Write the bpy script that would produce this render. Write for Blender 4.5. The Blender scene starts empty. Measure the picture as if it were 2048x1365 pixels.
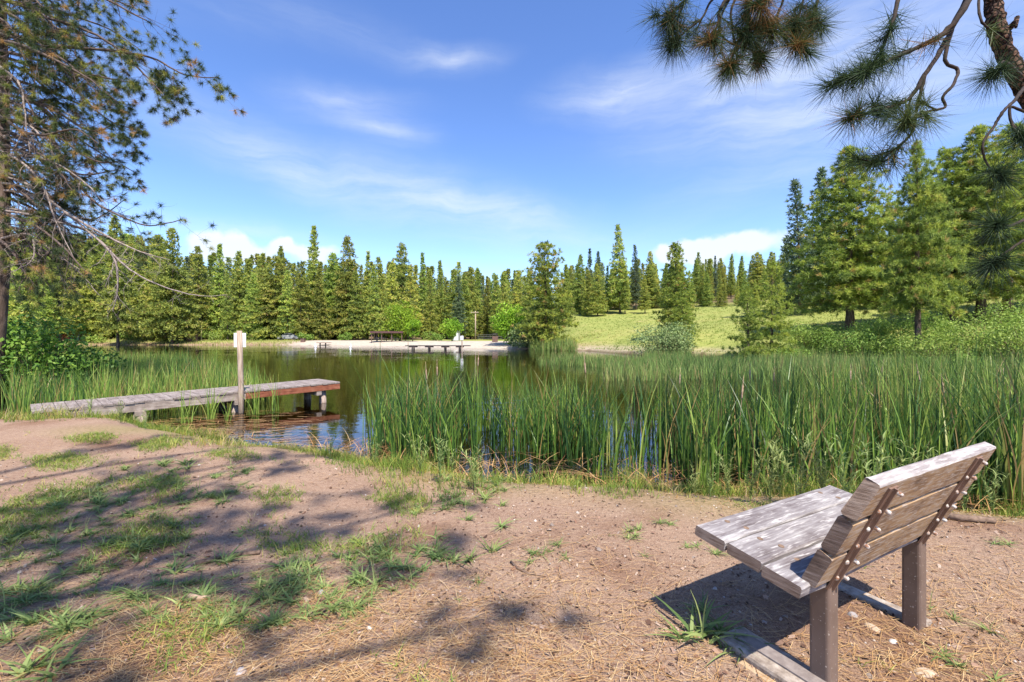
import bpy, math, random
import numpy as np
from mathutils import Vector, Matrix

S = bpy.context.scene
C = S.collection
R = math.radians
random.seed(7)

# ------------------------------------------------------------------ camera
CAM_H, FPX, Y0 = 1.30, 910.0, 673.0
cam = bpy.data.cameras.new('camera')
cam.sensor_width = 36.0
cam.lens = FPX * 36.0 / 2048.0
cam.shift_y = (Y0 - 682.5) / 2048.0
cam.clip_start = 0.05
cam.clip_end = 9000
camo = bpy.data.objects.new('camera', cam)
camo.location = (0, 0, CAM_H)
camo.rotation_euler = (R(90), 0, 0)
C.objects.link(camo)
S.camera = camo

# ------------------------------------------------------------------ sun, sky, exposure
SUN_AZ, SUN_EL = 24.0, 57.5            # degrees to the right of straight behind the camera; elevation
sdir = Vector((math.sin(R(SUN_AZ)) * math.cos(R(SUN_EL)), -math.cos(R(SUN_AZ)) * math.cos(R(SUN_EL)), math.sin(R(SUN_EL))))
sl = bpy.data.lights.new('sun', 'SUN')
sl.energy = 4.8
sl.angle = R(0.53)
sl.color = (1.0, 0.93, 0.82)
so = bpy.data.objects.new('sun', sl)
so.rotation_euler = sdir.to_track_quat('Z', 'Y').to_euler()
C.objects.link(so)

S.view_settings.view_transform = 'Standard'
S.view_settings.look = 'None'
S.view_settings.exposure = 0.98
S.view_settings.gamma = 1.0
S.cycles.max_bounces = 8
S.cycles.transparent_max_bounces = 12
S.cycles.caustics_reflective = False
S.cycles.caustics_refractive = False
S.cycles.sample_clamp_indirect = 4.0

W = bpy.data.worlds.new('World')
S.world = W
W.use_nodes = True


def build_world():
    nt = W.node_tree
    nt.nodes.clear()
    N = nt.nodes.new
    L = nt.links.new
    out = N('ShaderNodeOutputWorld')
    bg = N('ShaderNodeBackground')
    bg.inputs['Strength'].default_value = 0.13
    sky = N('ShaderNodeTexSky')
    sky.sky_type = 'NISHITA'
    sky.sun_disc = False
    sky.sun_elevation = R(SUN_EL)
    sky.sun_rotation = math.atan2(sdir.x, sdir.y)
    sky.altitude = 900
    sky.air_density = 1.0
    sky.dust_density = 0.6
    sky.ozone_density = 2.6
    hs = N('ShaderNodeHueSaturation')
    hs.inputs['Hue'].default_value = 0.511
    hs.inputs['Saturation'].default_value = 1.16
    hs.inputs['Value'].default_value = 1.13
    L(sky.outputs[0], hs.inputs['Color'])
    tc = N('ShaderNodeTexCoord')
    sep = N('ShaderNodeSeparateXYZ')
    L(tc.outputs['Generated'], sep.inputs[0])

    def math_(op, a, b=None):
        m = N('ShaderNodeMath')
        m.operation = op
        for i, v in enumerate((a, b)):
            if v is None:
                continue
            if isinstance(v, (int, float)):
                m.inputs[i].default_value = v
            else:
                L(v, m.inputs[i])
        return m.outputs[0]
    az = math_('ARCTAN2', sep.outputs[0], sep.outputs[1])
    el = math_('ARCSINE', sep.outputs[2])
    comb = N('ShaderNodeCombineXYZ')
    L(az, comb.inputs[0])
    L(el, comb.inputs[1])
    # wispy distortion of the direction
    nz = N('ShaderNodeTexNoise')
    nz.inputs['Scale'].default_value = 5.0
    nz.inputs['Detail'].default_value = 5.0
    L(tc.outputs['Generated'], nz.inputs['Vector'])
    vs = N('ShaderNodeVectorMath')
    vs.operation = 'SUBTRACT'
    L(nz.outputs['Color'], vs.inputs[0])
    vs.inputs[1].default_value = (0.5, 0.5, 0.5)
    vm = N('ShaderNodeVectorMath')
    vm.operation = 'MULTIPLY'
    L(vs.outputs[0], vm.inputs[0])
    vm.inputs[1].default_value = (0.16, 0.09, 0.0)
    va = N('ShaderNodeVectorMath')
    va.operation = 'ADD'
    L(comb.outputs[0], va.inputs[0])
    L(vm.outputs[0], va.inputs[1])

    def blob(px, py, a, b, ang, amp, src):
        az0 = math.atan((px - 1024) / FPX)
        el0 = math.atan((Y0 - py) / math.hypot(FPX, px - 1024))
        mp = N('ShaderNodeMapping')
        mp.vector_type = 'TEXTURE'
        mp.inputs['Location'].default_value = (az0, el0, 0)
        mp.inputs['Rotation'].default_value = (0, 0, R(ang))
        mp.inputs['Scale'].default_value = (a, b, 1)
        L(src, mp.inputs['Vector'])
        g = N('ShaderNodeTexGradient')
        g.gradient_type = 'QUADRATIC_SPHERE'
        L(mp.outputs[0], g.inputs[0])
        return math_('MULTIPLY', g.outputs['Fac'], amp)

    def total(lst):
        t = lst[0]
        for q in lst[1:]:
            t = math_('ADD', t, q)
        return t
    cir = total([blob(*q, va.outputs[0]) for q in (
        (910, 118, .19, .045, 2, 1.0), (690, 208, .22, .055, 4, .85), (760, 262, .17, .045, -4, .9),
        (520, 310, .42, .10, -18, .9), (850, 400, .50, .11, -11, 1.15), (1010, 428, .30, .06, -4, .7),
        (1270, 172, .26, .08, 6, 1.35), (1520, 145, .46, .13, 12, 1.0), (1850, 170, .6, .24, 8, .95), (1700, 90, .5, .12, 6, .5),
        (1560, 250, .4, .08, 4, .6), (1130, 480, .5, .06, 2, .45), (1500, 380, .35, .07, 4, .3), (480, 40, .5, .06, 8, .2),
        (700, 60, .4, .06, -8, .25), (420, 448, .4, .03, -2, .7))])
    # streaky modulation, stretched along the azimuth
    mp = N('ShaderNodeMapping')
    mp.inputs['Rotation'].default_value = (0, 0, R(7))
    mp.inputs['Scale'].default_value = (2.2, 13.0, 1)
    L(va.outputs[0], mp.inputs['Vector'])
    n2 = N('ShaderNodeTexNoise')
    n2.inputs['Scale'].default_value = 2.2
    n2.inputs['Detail'].default_value = 7
    n2.inputs['Roughness'].default_value = 0.62
    L(mp.outputs[0], n2.inputs['Vector'])
    mr = N('ShaderNodeMapRange')
    mr.inputs['From Min'].default_value = 0.3
    mr.inputs['From Max'].default_value = 0.75
    L(n2.outputs[0], mr.inputs['Value'])
    cirf = math_('MULTIPLY', cir, math_('ADD', math_('MULTIPLY', mr.outputs[0], 0.72), 0.26))
    # low cumulus heaps above the treetops
    nz2 = N('ShaderNodeTexNoise')
    nz2.inputs['Scale'].default_value = 16.0
    nz2.inputs['Detail'].default_value = 6.0
    L(tc.outputs['Generated'], nz2.inputs['Vector'])
    vs2 = N('ShaderNodeVectorMath')
    vs2.operation = 'MULTIPLY_ADD'
    L(nz2.outputs['Color'], vs2.inputs[0])
    vs2.inputs[1].default_value = (0.10, 0.07, 0)
    L(comb.outputs[0], vs2.inputs[2])
    vs3 = N('ShaderNodeVectorMath')
    vs3.operation = 'SUBTRACT'
    L(vs2.outputs[0], vs3.inputs[0])
    vs3.inputs[1].default_value = (0.05, 0.035, 0)
    cum = total([blob(*q, vs3.outputs[0]) for q in (
        (425, 494, .085, .05, 0, 3.0), (500, 508, .09, .04, 0, 2.6), (568, 484, .045, .035, 0, 3.0), (620, 508, .10, .035, 0, 2.2),
        (1400, 502, .12, .05, 4, 3.0), (1490, 488, .16, .055, 4, 2.2), (1330, 505, .08, .035, 0, 1.8))])
    mrc = N('ShaderNodeMapRange')
    mrc.interpolation_type = 'SMOOTHSTEP'
    mrc.inputs['From Min'].default_value = 0.35
    mrc.inputs['From Max'].default_value = 1.3
    L(cum, mrc.inputs['Value'])
    tot = math_('ADD', math_('MULTIPLY', cirf, 0.62), math_('MULTIPLY', mrc.outputs[0], 0.85))
    tot = math_('MINIMUM', tot, 0.92)
    mix = N('ShaderNodeMix')
    mix.data_type = 'RGBA'
    L(tot, mix.inputs['Factor'])
    L(hs.outputs[0], mix.inputs['A'])
    mix.inputs['B'].default_value = (4.0, 4.25, 4.6, 1)
    L(mix.outputs['Result'], bg.inputs['Color'])
    L(bg.outputs[0], out.inputs['Surface'])


build_world()

# ------------------------------------------------------------------ helpers
rng = np.random.default_rng(11)


def P(px, py, D):
    """a point seen at pixel (px, py) of the photograph, D metres ahead of the camera"""
    return Vector(((px - 1024) / FPX * D, D, CAM_H + (Y0 - py) / FPX * D))


def G(px, py, z):
    """the point of height z seen at that pixel"""
    D = FPX * (CAM_H - z) / (py - Y0)
    return Vector(((px - 1024) / FPX * D, D, z))


def tag(o, label=None, cat=None, group=None, kind=None):
    for k, v in (('label', label), ('category', cat), ('group', group), ('kind', kind)):
        if v:
            o[k] = v
    return o


def empty(name, loc, rz=0.0, scale=1.0):
    o = bpy.data.objects.new(name, None)
    o.empty_display_size = 0.2
    o.location = loc
    o.rotation_euler = (0, 0, rz)
    o.scale = (scale,) * 3
    C.objects.link(o)
    return o


def link(name, me, parent=None):
    o = bpy.data.objects.new(name, me)
    C.objects.link(o)
    if parent is not None:
        o.parent = parent
    return o


def np_mesh(name, V, F, mat, tint=None, smooth=False):
    """a mesh from arrays: V (n,3), F (m,k) with k vertices per face; tint one float per face"""
    V = np.asarray(V, np.float32)
    F = np.asarray(F, np.int32)
    me = bpy.data.meshes.new(name)
    me.vertices.add(len(V))
    me.vertices.foreach_set('co', V.ravel())
    m, k = F.shape
    me.loops.add(m * k)
    me.loops.foreach_set('vertex_index', F.ravel())
    me.polygons.add(m)
    me.polygons.foreach_set('loop_start', np.arange(0, m * k, k, dtype=np.int32))
    me.polygons.foreach_set('loop_total', np.full(m, k, np.int32))
    if smooth:
        me.polygons.foreach_set('use_smooth', np.ones(m, bool))
    if tint is not None:
        a = me.attributes.new('tint', 'FLOAT', 'FACE')
        a.data.foreach_set('value', np.asarray(tint, np.float32))
    me.update(calc_edges=True)
    if mat:
        me.materials.append(mat)
    return me


def cat_mesh(parts):
    """joins (V, F, tint) triples that have the same face size"""
    Vs, Fs, Ts, o = [], [], [], 0
    for V, F, t in parts:
        Vs.append(V)
        Fs.append(F + o)
        Ts.append(t)
        o += len(V)
    return np.concatenate(Vs), np.concatenate(Fs), np.concatenate(Ts)


class MB:
    """collects quads / polygons of a hard-surface part"""

    def __init__(self):
        self.v, self.f, self.m = [], [], []

    def box(self, c, sx, sy, sz, M=None, mi=0):
        o = len(self.v)
        for dz in (-1, 1):
            for dx, dy in ((-1, -1), (1, -1), (1, 1), (-1, 1)):
                p = Vector((dx * sx / 2, dy * sy / 2, dz * sz / 2))
                if M is not None:
                    p = M @ p
                self.v.append(Vector(c) + p)
        for q in ((3, 2, 1, 0), (4, 5, 6, 7), (0, 1, 5, 4), (1, 2, 6, 5), (2, 3, 7, 6), (3, 0, 4, 7)):
            self.f.append([o + i for i in q])
            self.m.append(mi)
        return self

    def tube(self, pts, radii, n=8, mi=0, cap=True):
        pts = [Vector(p) for p in pts]
        if isinstance(radii, (int, float)):
            radii = [radii] * len(pts)
        o = len(self.v)
        x = None
        for i, p in enumerate(pts):
            d = (pts[min(i + 1, len(pts) - 1)] - pts[max(i - 1, 0)])
            d = d.normalized() if d.length > 1e-9 else Vector((0, 0, 1))
            if x is None:
                x = d.orthogonal().normalized()
            x = (x - d * x.dot(d))
            x = x.normalized() if x.length > 1e-6 else d.orthogonal().normalized()
            y = d.cross(x)
            for k in range(n):
                a = 2 * math.pi * k / n
                self.v.append(p + (x * math.cos(a) + y * math.sin(a)) * radii[i])
        for i in range(len(pts) - 1):
            for k in range(n):
                a, b = o + i * n + k, o + i * n + (k + 1) % n
                self.f.append([a, b, b + n, a + n])
                self.m.append(mi)
        if cap:
            self.f.append([o + k for k in range(n)][::-1])
            self.m.append(mi)
            e = o + (len(pts) - 1) * n
            self.f.append([e + k for k in range(n)])
            self.m.append(mi)
        return self

    def mesh(self, name, mats, smooth=False, bevel=0.0):
        me = bpy.data.meshes.new(name)
        me.from_pydata([tuple(v) for v in self.v], [], self.f)
        mats = mats if isinstance(mats, (list, tuple)) else [mats]
        for m in mats:
            me.materials.append(m)
        me.polygons.foreach_set('material_index', self.m)
        if smooth:
            me.polygons.foreach_set('use_smooth', [True] * len(self.f))
        me.update()
        return me

    def build(self, name, mats, parent=None, smooth=False, bevel=0.0):
        o = link(name, self.mesh(name, mats, smooth), parent)
        if bevel > 0:
            b = o.modifiers.new('bevel', 'BEVEL')
            b.width = bevel
            b.segments = 2
            b.limit_method = 'ANGLE'
            b.angle_limit = R(50)
        return o


# ------------------------------------------------------------------ materials
def new_mat(name):
    m = bpy.data.materials.new(name)
    m.use_nodes = True
    nt = m.node_tree
    nt.nodes.clear()
    return m, nt, nt.nodes.new, nt.links.new


def ramp(N, stops, interp='LINEAR'):
    r = N('ShaderNodeValToRGB')
    r.color_ramp.interpolation = interp
    e = r.color_ramp.elements
    while len(e) < len(stops):
        e.new(0.5)
    for el, (p, c) in zip(e, stops):
        el.position = p
        el.color = (*c, 1)
    return r


def foliage(name, stops, transl=0.3, var=0.18, hue=0.012, rough=0.55, spec=0.25):
    """leaf material: colour from the per-face tint, small differences from tree to tree, some light coming through"""
    m, nt, N, L = new_mat(name)
    out = N('ShaderNodeOutputMaterial')
    at = N('ShaderNodeAttribute')
    at.attribute_name = 'tint'
    r = ramp(N, stops)
    L(at.outputs['Fac'], r.inputs[0])
    oi = N('ShaderNodeObjectInfo')
    hs = N('ShaderNodeHueSaturation')
    mr = N('ShaderNodeMapRange')
    mr.inputs['To Min'].default_value = 1 - var
    mr.inputs['To Max'].default_value = 1 + var
    L(oi.outputs['Random'], mr.inputs['Value'])
    L(mr.outputs[0], hs.inputs['Value'])
    ml = N('ShaderNodeMath')
    ml.operation = 'MULTIPLY'
    ml.inputs[1].default_value = 7.31
    L(oi.outputs['Random'], ml.inputs[0])
    fr = N('ShaderNodeMath')
    fr.operation = 'FRACT'
    L(ml.outputs[0], fr.inputs[0])
    mh = N('ShaderNodeMapRange')
    mh.inputs['To Min'].default_value = 0.5 - hue
    mh.inputs['To Max'].default_value = 0.5 + hue
    L(fr.outputs[0], mh.inputs['Value'])
    L(mh.outputs[0], hs.inputs['Hue'])
    L(r.outputs[0], hs.inputs['Color'])
    bs = N('ShaderNodeBsdfPrincipled')
    bs.inputs['Roughness'].default_value = rough
    bs.inputs['Specular IOR Level'].default_value = spec
    L(hs.outputs[0], bs.inputs['Base Color'])
    tr = N('ShaderNodeBsdfTranslucent')
    L(hs.outputs[0], tr.inputs['Color'])
    mx = N('ShaderNodeMixShader')
    mx.inputs[0].default_value = transl
    L(bs.outputs[0], mx.inputs[1])
    L(tr.outputs[0], mx.inputs[2])
    L(mx.outputs[0], out.inputs['Surface'])
    return m


def noisy(name, stops, scale=(1, 1, 1), nscale=8.0, detail=6, rough=0.8, bump=0.3, bdist=0.01, spec=0.3, distort=0.0, metallic=0.0, flecks=None):
    """a surface whose colour follows object-space noise, with matching relief"""
    m, nt, N, L = new_mat(name)
    out = N('ShaderNodeOutputMaterial')
    bs = N('ShaderNodeBsdfPrincipled')
    tc = N('ShaderNodeTexCoord')
    mp = N('ShaderNodeMapping')
    mp.inputs['Scale'].default_value = scale
    L(tc.outputs['Object'], mp.inputs[0])
    nz = N('ShaderNodeTexNoise')
    nz.inputs['Scale'].default_value = nscale
    nz.inputs['Detail'].default_value = detail
    nz.inputs['Roughness'].default_value = 0.65
    nz.inputs['Distortion'].default_value = distort
    L(mp.outputs[0], nz.inputs['Vector'])
    r = ramp(N, stops)
    L(nz.outputs[0], r.inputs[0])
    col = r.outputs[0]
    if flecks:
        fc, fs, lo, hi = flecks
        n3 = N('ShaderNodeTexNoise')
        n3.inputs['Scale'].default_value = fs
        n3.inputs['Detail'].default_value = 3
        L(tc.outputs['Object'], n3.inputs['Vector'])
        m3 = N('ShaderNodeMapRange')
        m3.inputs['From Min'].default_value = lo
        m3.inputs['From Max'].default_value = hi
        L(n3.outputs[0], m3.inputs['Value'])
        mx = N('ShaderNodeMix')
        mx.data_type = 'RGBA'
        L(m3.outputs[0], mx.inputs['Factor'])
        L(col, mx.inputs['A'])
        mx.inputs['B'].default_value = (*fc, 1)
        col = mx.outputs['Result']
    L(col, bs.inputs['Base Color'])
    bs.inputs['Roughness'].default_value = rough
    bs.inputs['Specular IOR Level'].default_value = spec
    bs.inputs['Metallic'].default_value = metallic
    if bump:
        b = N('ShaderNodeBump')
        b.inputs['Strength'].default_value = bump
        b.inputs['Distance'].default_value = bdist
        L(nz.outputs[0], b.inputs['Height'])
        L(b.outputs[0], bs.inputs['Normal'])
    L(bs.outputs[0], out.inputs['Surface'])
    return m


M = {}
M['far_needles'] = foliage('far_needles', [(0, (.13, .18, .055)), (.45, (.32, .39, .085)), (.8, (.52, .55, .11)), (1, (.40, .29, .12))], .42, .25, .022)
M['fir_needles'] = foliage('fir_needles', [(0, (.09, .14, .085)), (.6, (.16, .22, .12)), (1, (.22, .27, .12))], .35, .2, .012)
M['pine_needles'] = foliage('pine_needles', [(0, (.10, .15, .045)), (.45, (.27, .345, .065)), (.85, (.46, .51, .09)), (1, (.44, .29, .11))], .42, .12, .008)
M['young_needles'] = foliage('young_needles', [(0, (.14, .20, .04)), (.5, (.28, .36, .06)), (1, (.42, .46, .09))], .42, .1, .006)
M['near_needles'] = foliage('near_needles', [(0, (.035, .06, .028)), (.45, (.10, .145, .04)), (.78, (.34, .36, .075)), (.86, (.46, .27, .09)), (1, (.46, .30, .13))], .35, .1, .005)
M['dark_needles'] = foliage('dark_needles', [(0, (.025, .045, .024)), (.6, (.055, .095, .035)), (.82, (.10, .13, .035)), (.9, (.20, .10, .035)), (1, (.26, .14, .05))], .25, .06, .004)
M['lime_leaf'] = foliage('lime_leaf', [(0, (.13, .24, .02)), (.5, (.25, .40, .03)), (1, (.40, .52, .05))], .42, .12, .015)
M['bush_leaf'] = foliage('bush_leaf', [(0, (.04, .11, .018)), (.5, (.12, .25, .03)), (1, (.27, .41, .06))], .35, .08, .008)
M['willow_leaf'] = foliage('willow_leaf', [(0, (.12, .18, .06)), (.5, (.23, .31, .11)), (1, (.38, .45, .2))], .38, .08, .008)
M['bank_leaf'] = foliage('bank_leaf', [(0, (.12, .20, .035)), (.5, (.23, .34, .055)), (1, (.38, .46, .12))], .35, .12, .01)
M['reed'] = foliage('reed', [(0, (.016, .046, .016)), (.3, (.050, .12, .026)), (.62, (.185, .295, .045)), (.88, (.35, .42, .095)), (.94, (.30, .20, .07)), (1, (.36, .25, .10))], .3, .0, .0, .4, .35)
M['far_reed'] = foliage('far_reed', [(0, (.07, .13, .035)), (.4, (.155, .245, .06)), (.8, (.26, .34, .09)), (.92, (.30, .27, .10)), (1, (.36, .27, .12))], .3, .0, .0)
M['grass'] = foliage('grass', [(0, (.07, .13, .02)), (.45, (.17, .25, .04)), (.7, (.30, .34, .06)), (.86, (.44, .37, .11)), (.95, (.42, .24, .09)), (1, (.45, .36, .2))], .3, .0, .0)
M['meadow_grass'] = foliage('meadow_grass', [(0, (.13, .19, .03)), (.45, (.21, .27, .05)), (.8, (.30, .31, .08)), (1, (.40, .33, .14))], .25, .0, .0)
M['weed'] = foliage('weed', [(0, (.09, .15, .045)), (.5, (.20, .27, .08)), (1, (.36, .41, .15))], .32, .15, .012)
M['straw'] = foliage('straw', [(0, (.12, .05, .025)), (.3, (.28, .14, .055)), (.7, (.46, .28, .115)), (1, (.56, .41, .22))], .0, .0, .0)
M['chips'] = foliage('chips', [(0, (.05, .028, .02)), (.4, (.16, .085, .055)), (.75, (.28, .18, .13)), (1, (.38, .30, .24))], .0, .0, .0, .9)
M['pebble'] = foliage('pebble', [(0, (.14, .11, .095)), (.5, (.26, .21, .18)), (1, (.46, .42, .39))], .0, .0, .0, .8)
M['bark'] = noisy('bark', [(.3, (.03, .02, .017)), (.5, (.10, .068, .052)), (.72, (.21, .15, .12))], (1, 1, .22), 9, 6, .9, .8, .03)
M['far_bark'] = noisy('far_bark', [(.3, (.05, .04, .035)), (.7, (.20, .15, .12))], (1, 1, .2), 5, 4, .9, 0)
M['near_twig'] = noisy('near_twig', [(.3, (.012, .009, .008)), (.7, (.055, .036, .028))], (1, 1, 1), 40, 5, .9, .6, .004)


def plated_bark(name):
    """thick pine bark: reddish plates between dark cracks"""
    m, nt, N, L = new_mat(name)
    out = N('ShaderNodeOutputMaterial')
    bs = N('ShaderNodeBsdfPrincipled')
    tc = N('ShaderNodeTexCoord')
    nz = N('ShaderNodeTexNoise')
    nz.inputs['Scale'].default_value = 18
    nz.inputs['Detail'].default_value = 6
    L(tc.outputs['Object'], nz.inputs['Vector'])
    ad = N('ShaderNodeVectorMath')
    ad.operation = 'MULTIPLY_ADD'
    L(nz.outputs['Color'], ad.inputs[0])
    ad.inputs[1].default_value = (.03, .03, .03)
    L(tc.outputs['Object'], ad.inputs[2])
    vo = N('ShaderNodeTexVoronoi')
    vo.feature = 'DISTANCE_TO_EDGE'
    vo.inputs['Scale'].default_value = 34
    L(ad.outputs[0], vo.inputs['Vector'])
    mr = N('ShaderNodeMapRange')
    mr.inputs['From Max'].default_value = .22
    L(vo.outputs['Distance'], mr.inputs['Value'])
    ml = N('ShaderNodeMath')
    ml.operation = 'MULTIPLY'
    L(mr.outputs[0], ml.inputs[0])
    L(nz.outputs[0], ml.inputs[1])
    r = ramp(N, [(.05, (.012, .008, .007)), (.3, (.06, .032, .022)), (.5, (.14, .075, .05)), (.7, (.24, .15, .11))])
    L(ml.outputs[0], r.inputs[0])
    L(r.outputs[0], bs.inputs['Base Color'])
    bs.inputs['Roughness'].default_value = .9
    bs.inputs['Specular IOR Level'].default_value = .2
    bp = N('ShaderNodeBump')
    bp.inputs['Strength'].default_value = 1.0
    bp.inputs['Distance'].default_value = .02
    L(ml.outputs[0], bp.inputs['Height'])
    L(bp.outputs[0], bs.inputs['Normal'])
    L(bs.outputs[0], out.inputs['Surface'])
    return m


M['near_bark'] = plated_bark('near_bark')
M['twig'] = noisy('twig', [(.3, (.05, .035, .03)), (.7, (.14, .10, .085))], (1, 1, 1), 14, 3, .9, .0)
M['dead_twig'] = noisy('dead_twig', [(.3, (.13, .10, .09)), (.7, (.34, .28, .25))], (1, 1, 1), 14, 3, .9, .0)
M['stem'] = noisy('stem', [(.3, (.08, .06, .03)), (.7, (.19, .15, .08))], (1, 1, 1), 14, 3, .9, .0)


def wood(name, stops, axis, fine, bump=0.5, flecks=None, rough=0.8):
    """weathered timber: grain rings stretched along one axis plus fine fibres and pale flecks"""
    m, nt, N, L = new_mat(name)
    out = N('ShaderNodeOutputMaterial')
    bs = N('ShaderNodeBsdfPrincipled')
    tc = N('ShaderNodeTexCoord')
    sc = [1.0, 1.0, 1.0]
    sc[axis] = 0.07
    mp = N('ShaderNodeMapping')
    mp.inputs['Scale'].default_value = sc
    L(tc.outputs['Object'], mp.inputs[0])
    n1 = N('ShaderNodeTexNoise')
    n1.inputs['Scale'].default_value = 9
    n1.inputs['Detail'].default_value = 3
    L(mp.outputs[0], n1.inputs['Vector'])
    mu = N('ShaderNodeMath')
    mu.operation = 'MULTIPLY'
    mu.inputs[1].default_value = 26.0
    L(n1.outputs[0], mu.inputs[0])
    si = N('ShaderNodeMath')
    si.operation = 'SINE'
    L(mu.outputs[0], si.inputs[0])
    n2 = N('ShaderNodeTexNoise')
    n2.inputs['Scale'].default_value = fine
    n2.inputs['Detail'].default_value = 6
    n2.inputs['Roughness'].default_value = 0.7
    L(mp.outputs[0], n2.inputs['Vector'])
    n3 = N('ShaderNodeTexNoise')
    n3.inputs['Scale'].default_value = 7
    n3.inputs['Detail'].default_value = 4
    L(tc.outputs['Object'], n3.inputs['Vector'])
    a = N('ShaderNodeMath')
    a.operation = 'MULTIPLY_ADD'
    L(si.outputs[0], a.inputs[0])
    a.inputs[1].default_value = 0.055
    L(n2.outputs[0], a.inputs[2])
    b_ = N('ShaderNodeMath')
    b_.operation = 'MULTIPLY_ADD'
    L(n3.outputs[0], b_.inputs[0])
    b_.inputs[1].default_value = 0.7
    L(a.outputs[0], b_.inputs[2])
    c_ = N('ShaderNodeMath')
    c_.operation = 'SUBTRACT'
    L(b_.outputs[0], c_.inputs[0])
    c_.inputs[1].default_value = 0.35
    r = ramp(N, stops)
    L(c_.outputs[0], r.inputs[0])
    col = r.outputs[0]
    if flecks:
        fc, fs, lo, hi = flecks
        mp2 = N('ShaderNodeMapping')
        s2 = [1.0, 1.0, 1.0]
        s2[axis] = 0.14
        mp2.inputs['Scale'].default_value = s2
        L(tc.outputs['Object'], mp2.inputs[0])
        n4 = N('ShaderNodeTexNoise')
        n4.inputs['Scale'].default_value = fs
        n4.inputs['Detail'].default_value = 4
        L(mp2.outputs[0], n4.inputs['Vector'])
        mr = N('ShaderNodeMapRange')
        mr.inputs['From Min'].default_value = lo
        mr.inputs['From Max'].default_value = hi
        L(n4.outputs[0], mr.inputs['Value'])
        mx = N('ShaderNodeMix')
        mx.data_type = 'RGBA'
        L(mr.outputs[0], mx.inputs['Factor'])
        L(col, mx.inputs['A'])
        mx.inputs['B'].default_value = (*fc, 1)
        col = mx.outputs['Result']
    L(col, bs.inputs['Base Color'])
    bs.inputs['Roughness'].default_value = rough
    bs.inputs['Specular IOR Level'].default_value = 0.25
    bp = N('ShaderNodeBump')
    bp.inputs['Strength'].default_value = bump
    bp.inputs['Distance'].default_value = 0.004
    L(a.outputs[0], bp.inputs['Height'])
    L(bp.outputs[0], bs.inputs['Normal'])
    L(bs.outputs[0], out.inputs['Surface'])
    return m


M['seat_wood'] = wood('seat_wood', [(.25, (.08, .062, .058)), (.40, (.15, .128, .13)), (.58, (.225, .205, .207)), (.8, (.34, .32, .315))], 0, 60, .8, ((.50, .475, .46), 90, .54, .74))
M['back_wood'] = wood('back_wood', [(.2, (.095, .06, .042)), (.42, (.25, .155, .085)), (.6, (.34, .225, .125)), (.8, (.42, .34, .27))], 0, 70, .6, ((.42, .36, .31), 150, .48, .72))
M['end_wood'] = wood('end_wood', [(.25, (.07, .048, .036)), (.45, (.19, .13, .095)), (.7, (.34, .26, .205))], 1, 120, 1.0)
M['top_wood'] = wood('top_wood', [(.25, (.13, .10, .095)), (.5, (.27, .24, .235)), (.75, (.40, .37, .355))], 0, 60, .8, ((.50, .47, .445), 90, .50, .70))
M['deck_wood'] = wood('deck_wood', [(.25, (.11, .085, .075)), (.5, (.225, .185, .165)), (.75, (.34, .295, .27))], 1, 60, .6)
M['grey_beam'] = wood('grey_beam', [(.25, (.11, .085, .07)), (.5, (.25, .20, .17)), (.75, (.40, .34, .30))], 0, 50, .4)
M['red_beam'] = wood('red_beam', [(.25, (.11, .035, .02)), (.5, (.23, .075, .04)), (.75, (.30, .13, .075))], 0, 50, .3)
M['pile_wood'] = noisy('pile_wood', [(.3, (.10, .075, .06)), (.5, (.28, .21, .17)), (.75, (.48, .40, .35))], (1, 1, .15), 30, 5, .85, .5, .01)
M['post_wood'] = noisy('post_wood', [(.3, (.20, .14, .10)), (.5, (.36, .27, .20)), (.75, (.52, .43, .35))], (1, 1, .08), 45, 5, .85, .6, .006)
M['steel_brown'] = noisy('steel_brown', [(.3, (.115, .078, .062)), (.7, (.165, .118, .097))], (1, 1, 1), 5, 4, .45, .05, .002, .4, flecks=((.42, .36, .32), 120, .66, .72))
M['bracket_brown'] = noisy('bracket_brown', [(.3, (.13, .075, .05)), (.7, (.24, .15, .11))], (1, 1, 1), 9, 5, .5, .1, .002, .4, flecks=((.45, .38, .33), 150, .68, .74))
M['bolt_white'] = noisy('bolt_white', [(.40, (.24, .12, .07)), (.54, (.46, .43, .40)), (.8, (.58, .56, .53))], (1, 1, 1), 60, 3, .5, .1, .001)
M['plug'] = noisy('plug', [(.3, (.11, .07, .045)), (.7, (.24, .16, .11))], (1, 1, 1), 60, 3, .8, .2, .002)
M['sign_white'] = noisy('sign_white', [(.3, (.70, .71, .72)), (.7, (.80, .80, .80))], (1, 1, 1), 3, 3, .4, 0)
M['concrete'] = noisy('concrete', [(.3, (.15, .115, .09)), (.5, (.29, .24, .20)), (.7, (.42, .37, .32))], (1, 1, 1), 22, 8, .9, .6, .006)
M['tan_edge'] = noisy('tan_edge', [(.3, (.28, .19, .11)), (.7, (.50, .37, .24))], (1, 1, 1), 20, 6, .9, .5, .005)
M['strip_brown'] = noisy('strip_brown', [(.3, (.16, .13, .12)), (.7, (.27, .23, .21))], (1, 1, 1), 30, 5, .6, .2, .003)
M['log_pale'] = noisy('log_pale', [(.3, (.12, .09, .07)), (.5, (.36, .29, .25)), (.7, (.60, .53, .48))], (1, 1, .3), 14, 6, .9, .7, .02)
M['stick'] = noisy('stick', [(.3, (.08, .05, .035)), (.7, (.26, .18, .13))], (1, 1, 1), 30, 4, .9, .4, .004)
M['pale_stick'] = noisy('pale_stick', [(.3, (.22, .14, .09)), (.7, (.48, .34, .23))], (1, 1, 1), 30, 4, .9, .4, .004)
M['dark_roof'] = noisy('dark_roof', [(.3, (.07, .035, .035)), (.7, (.13, .06, .055))], (1, 1, 1), 3, 3, .7, 0)
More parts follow.
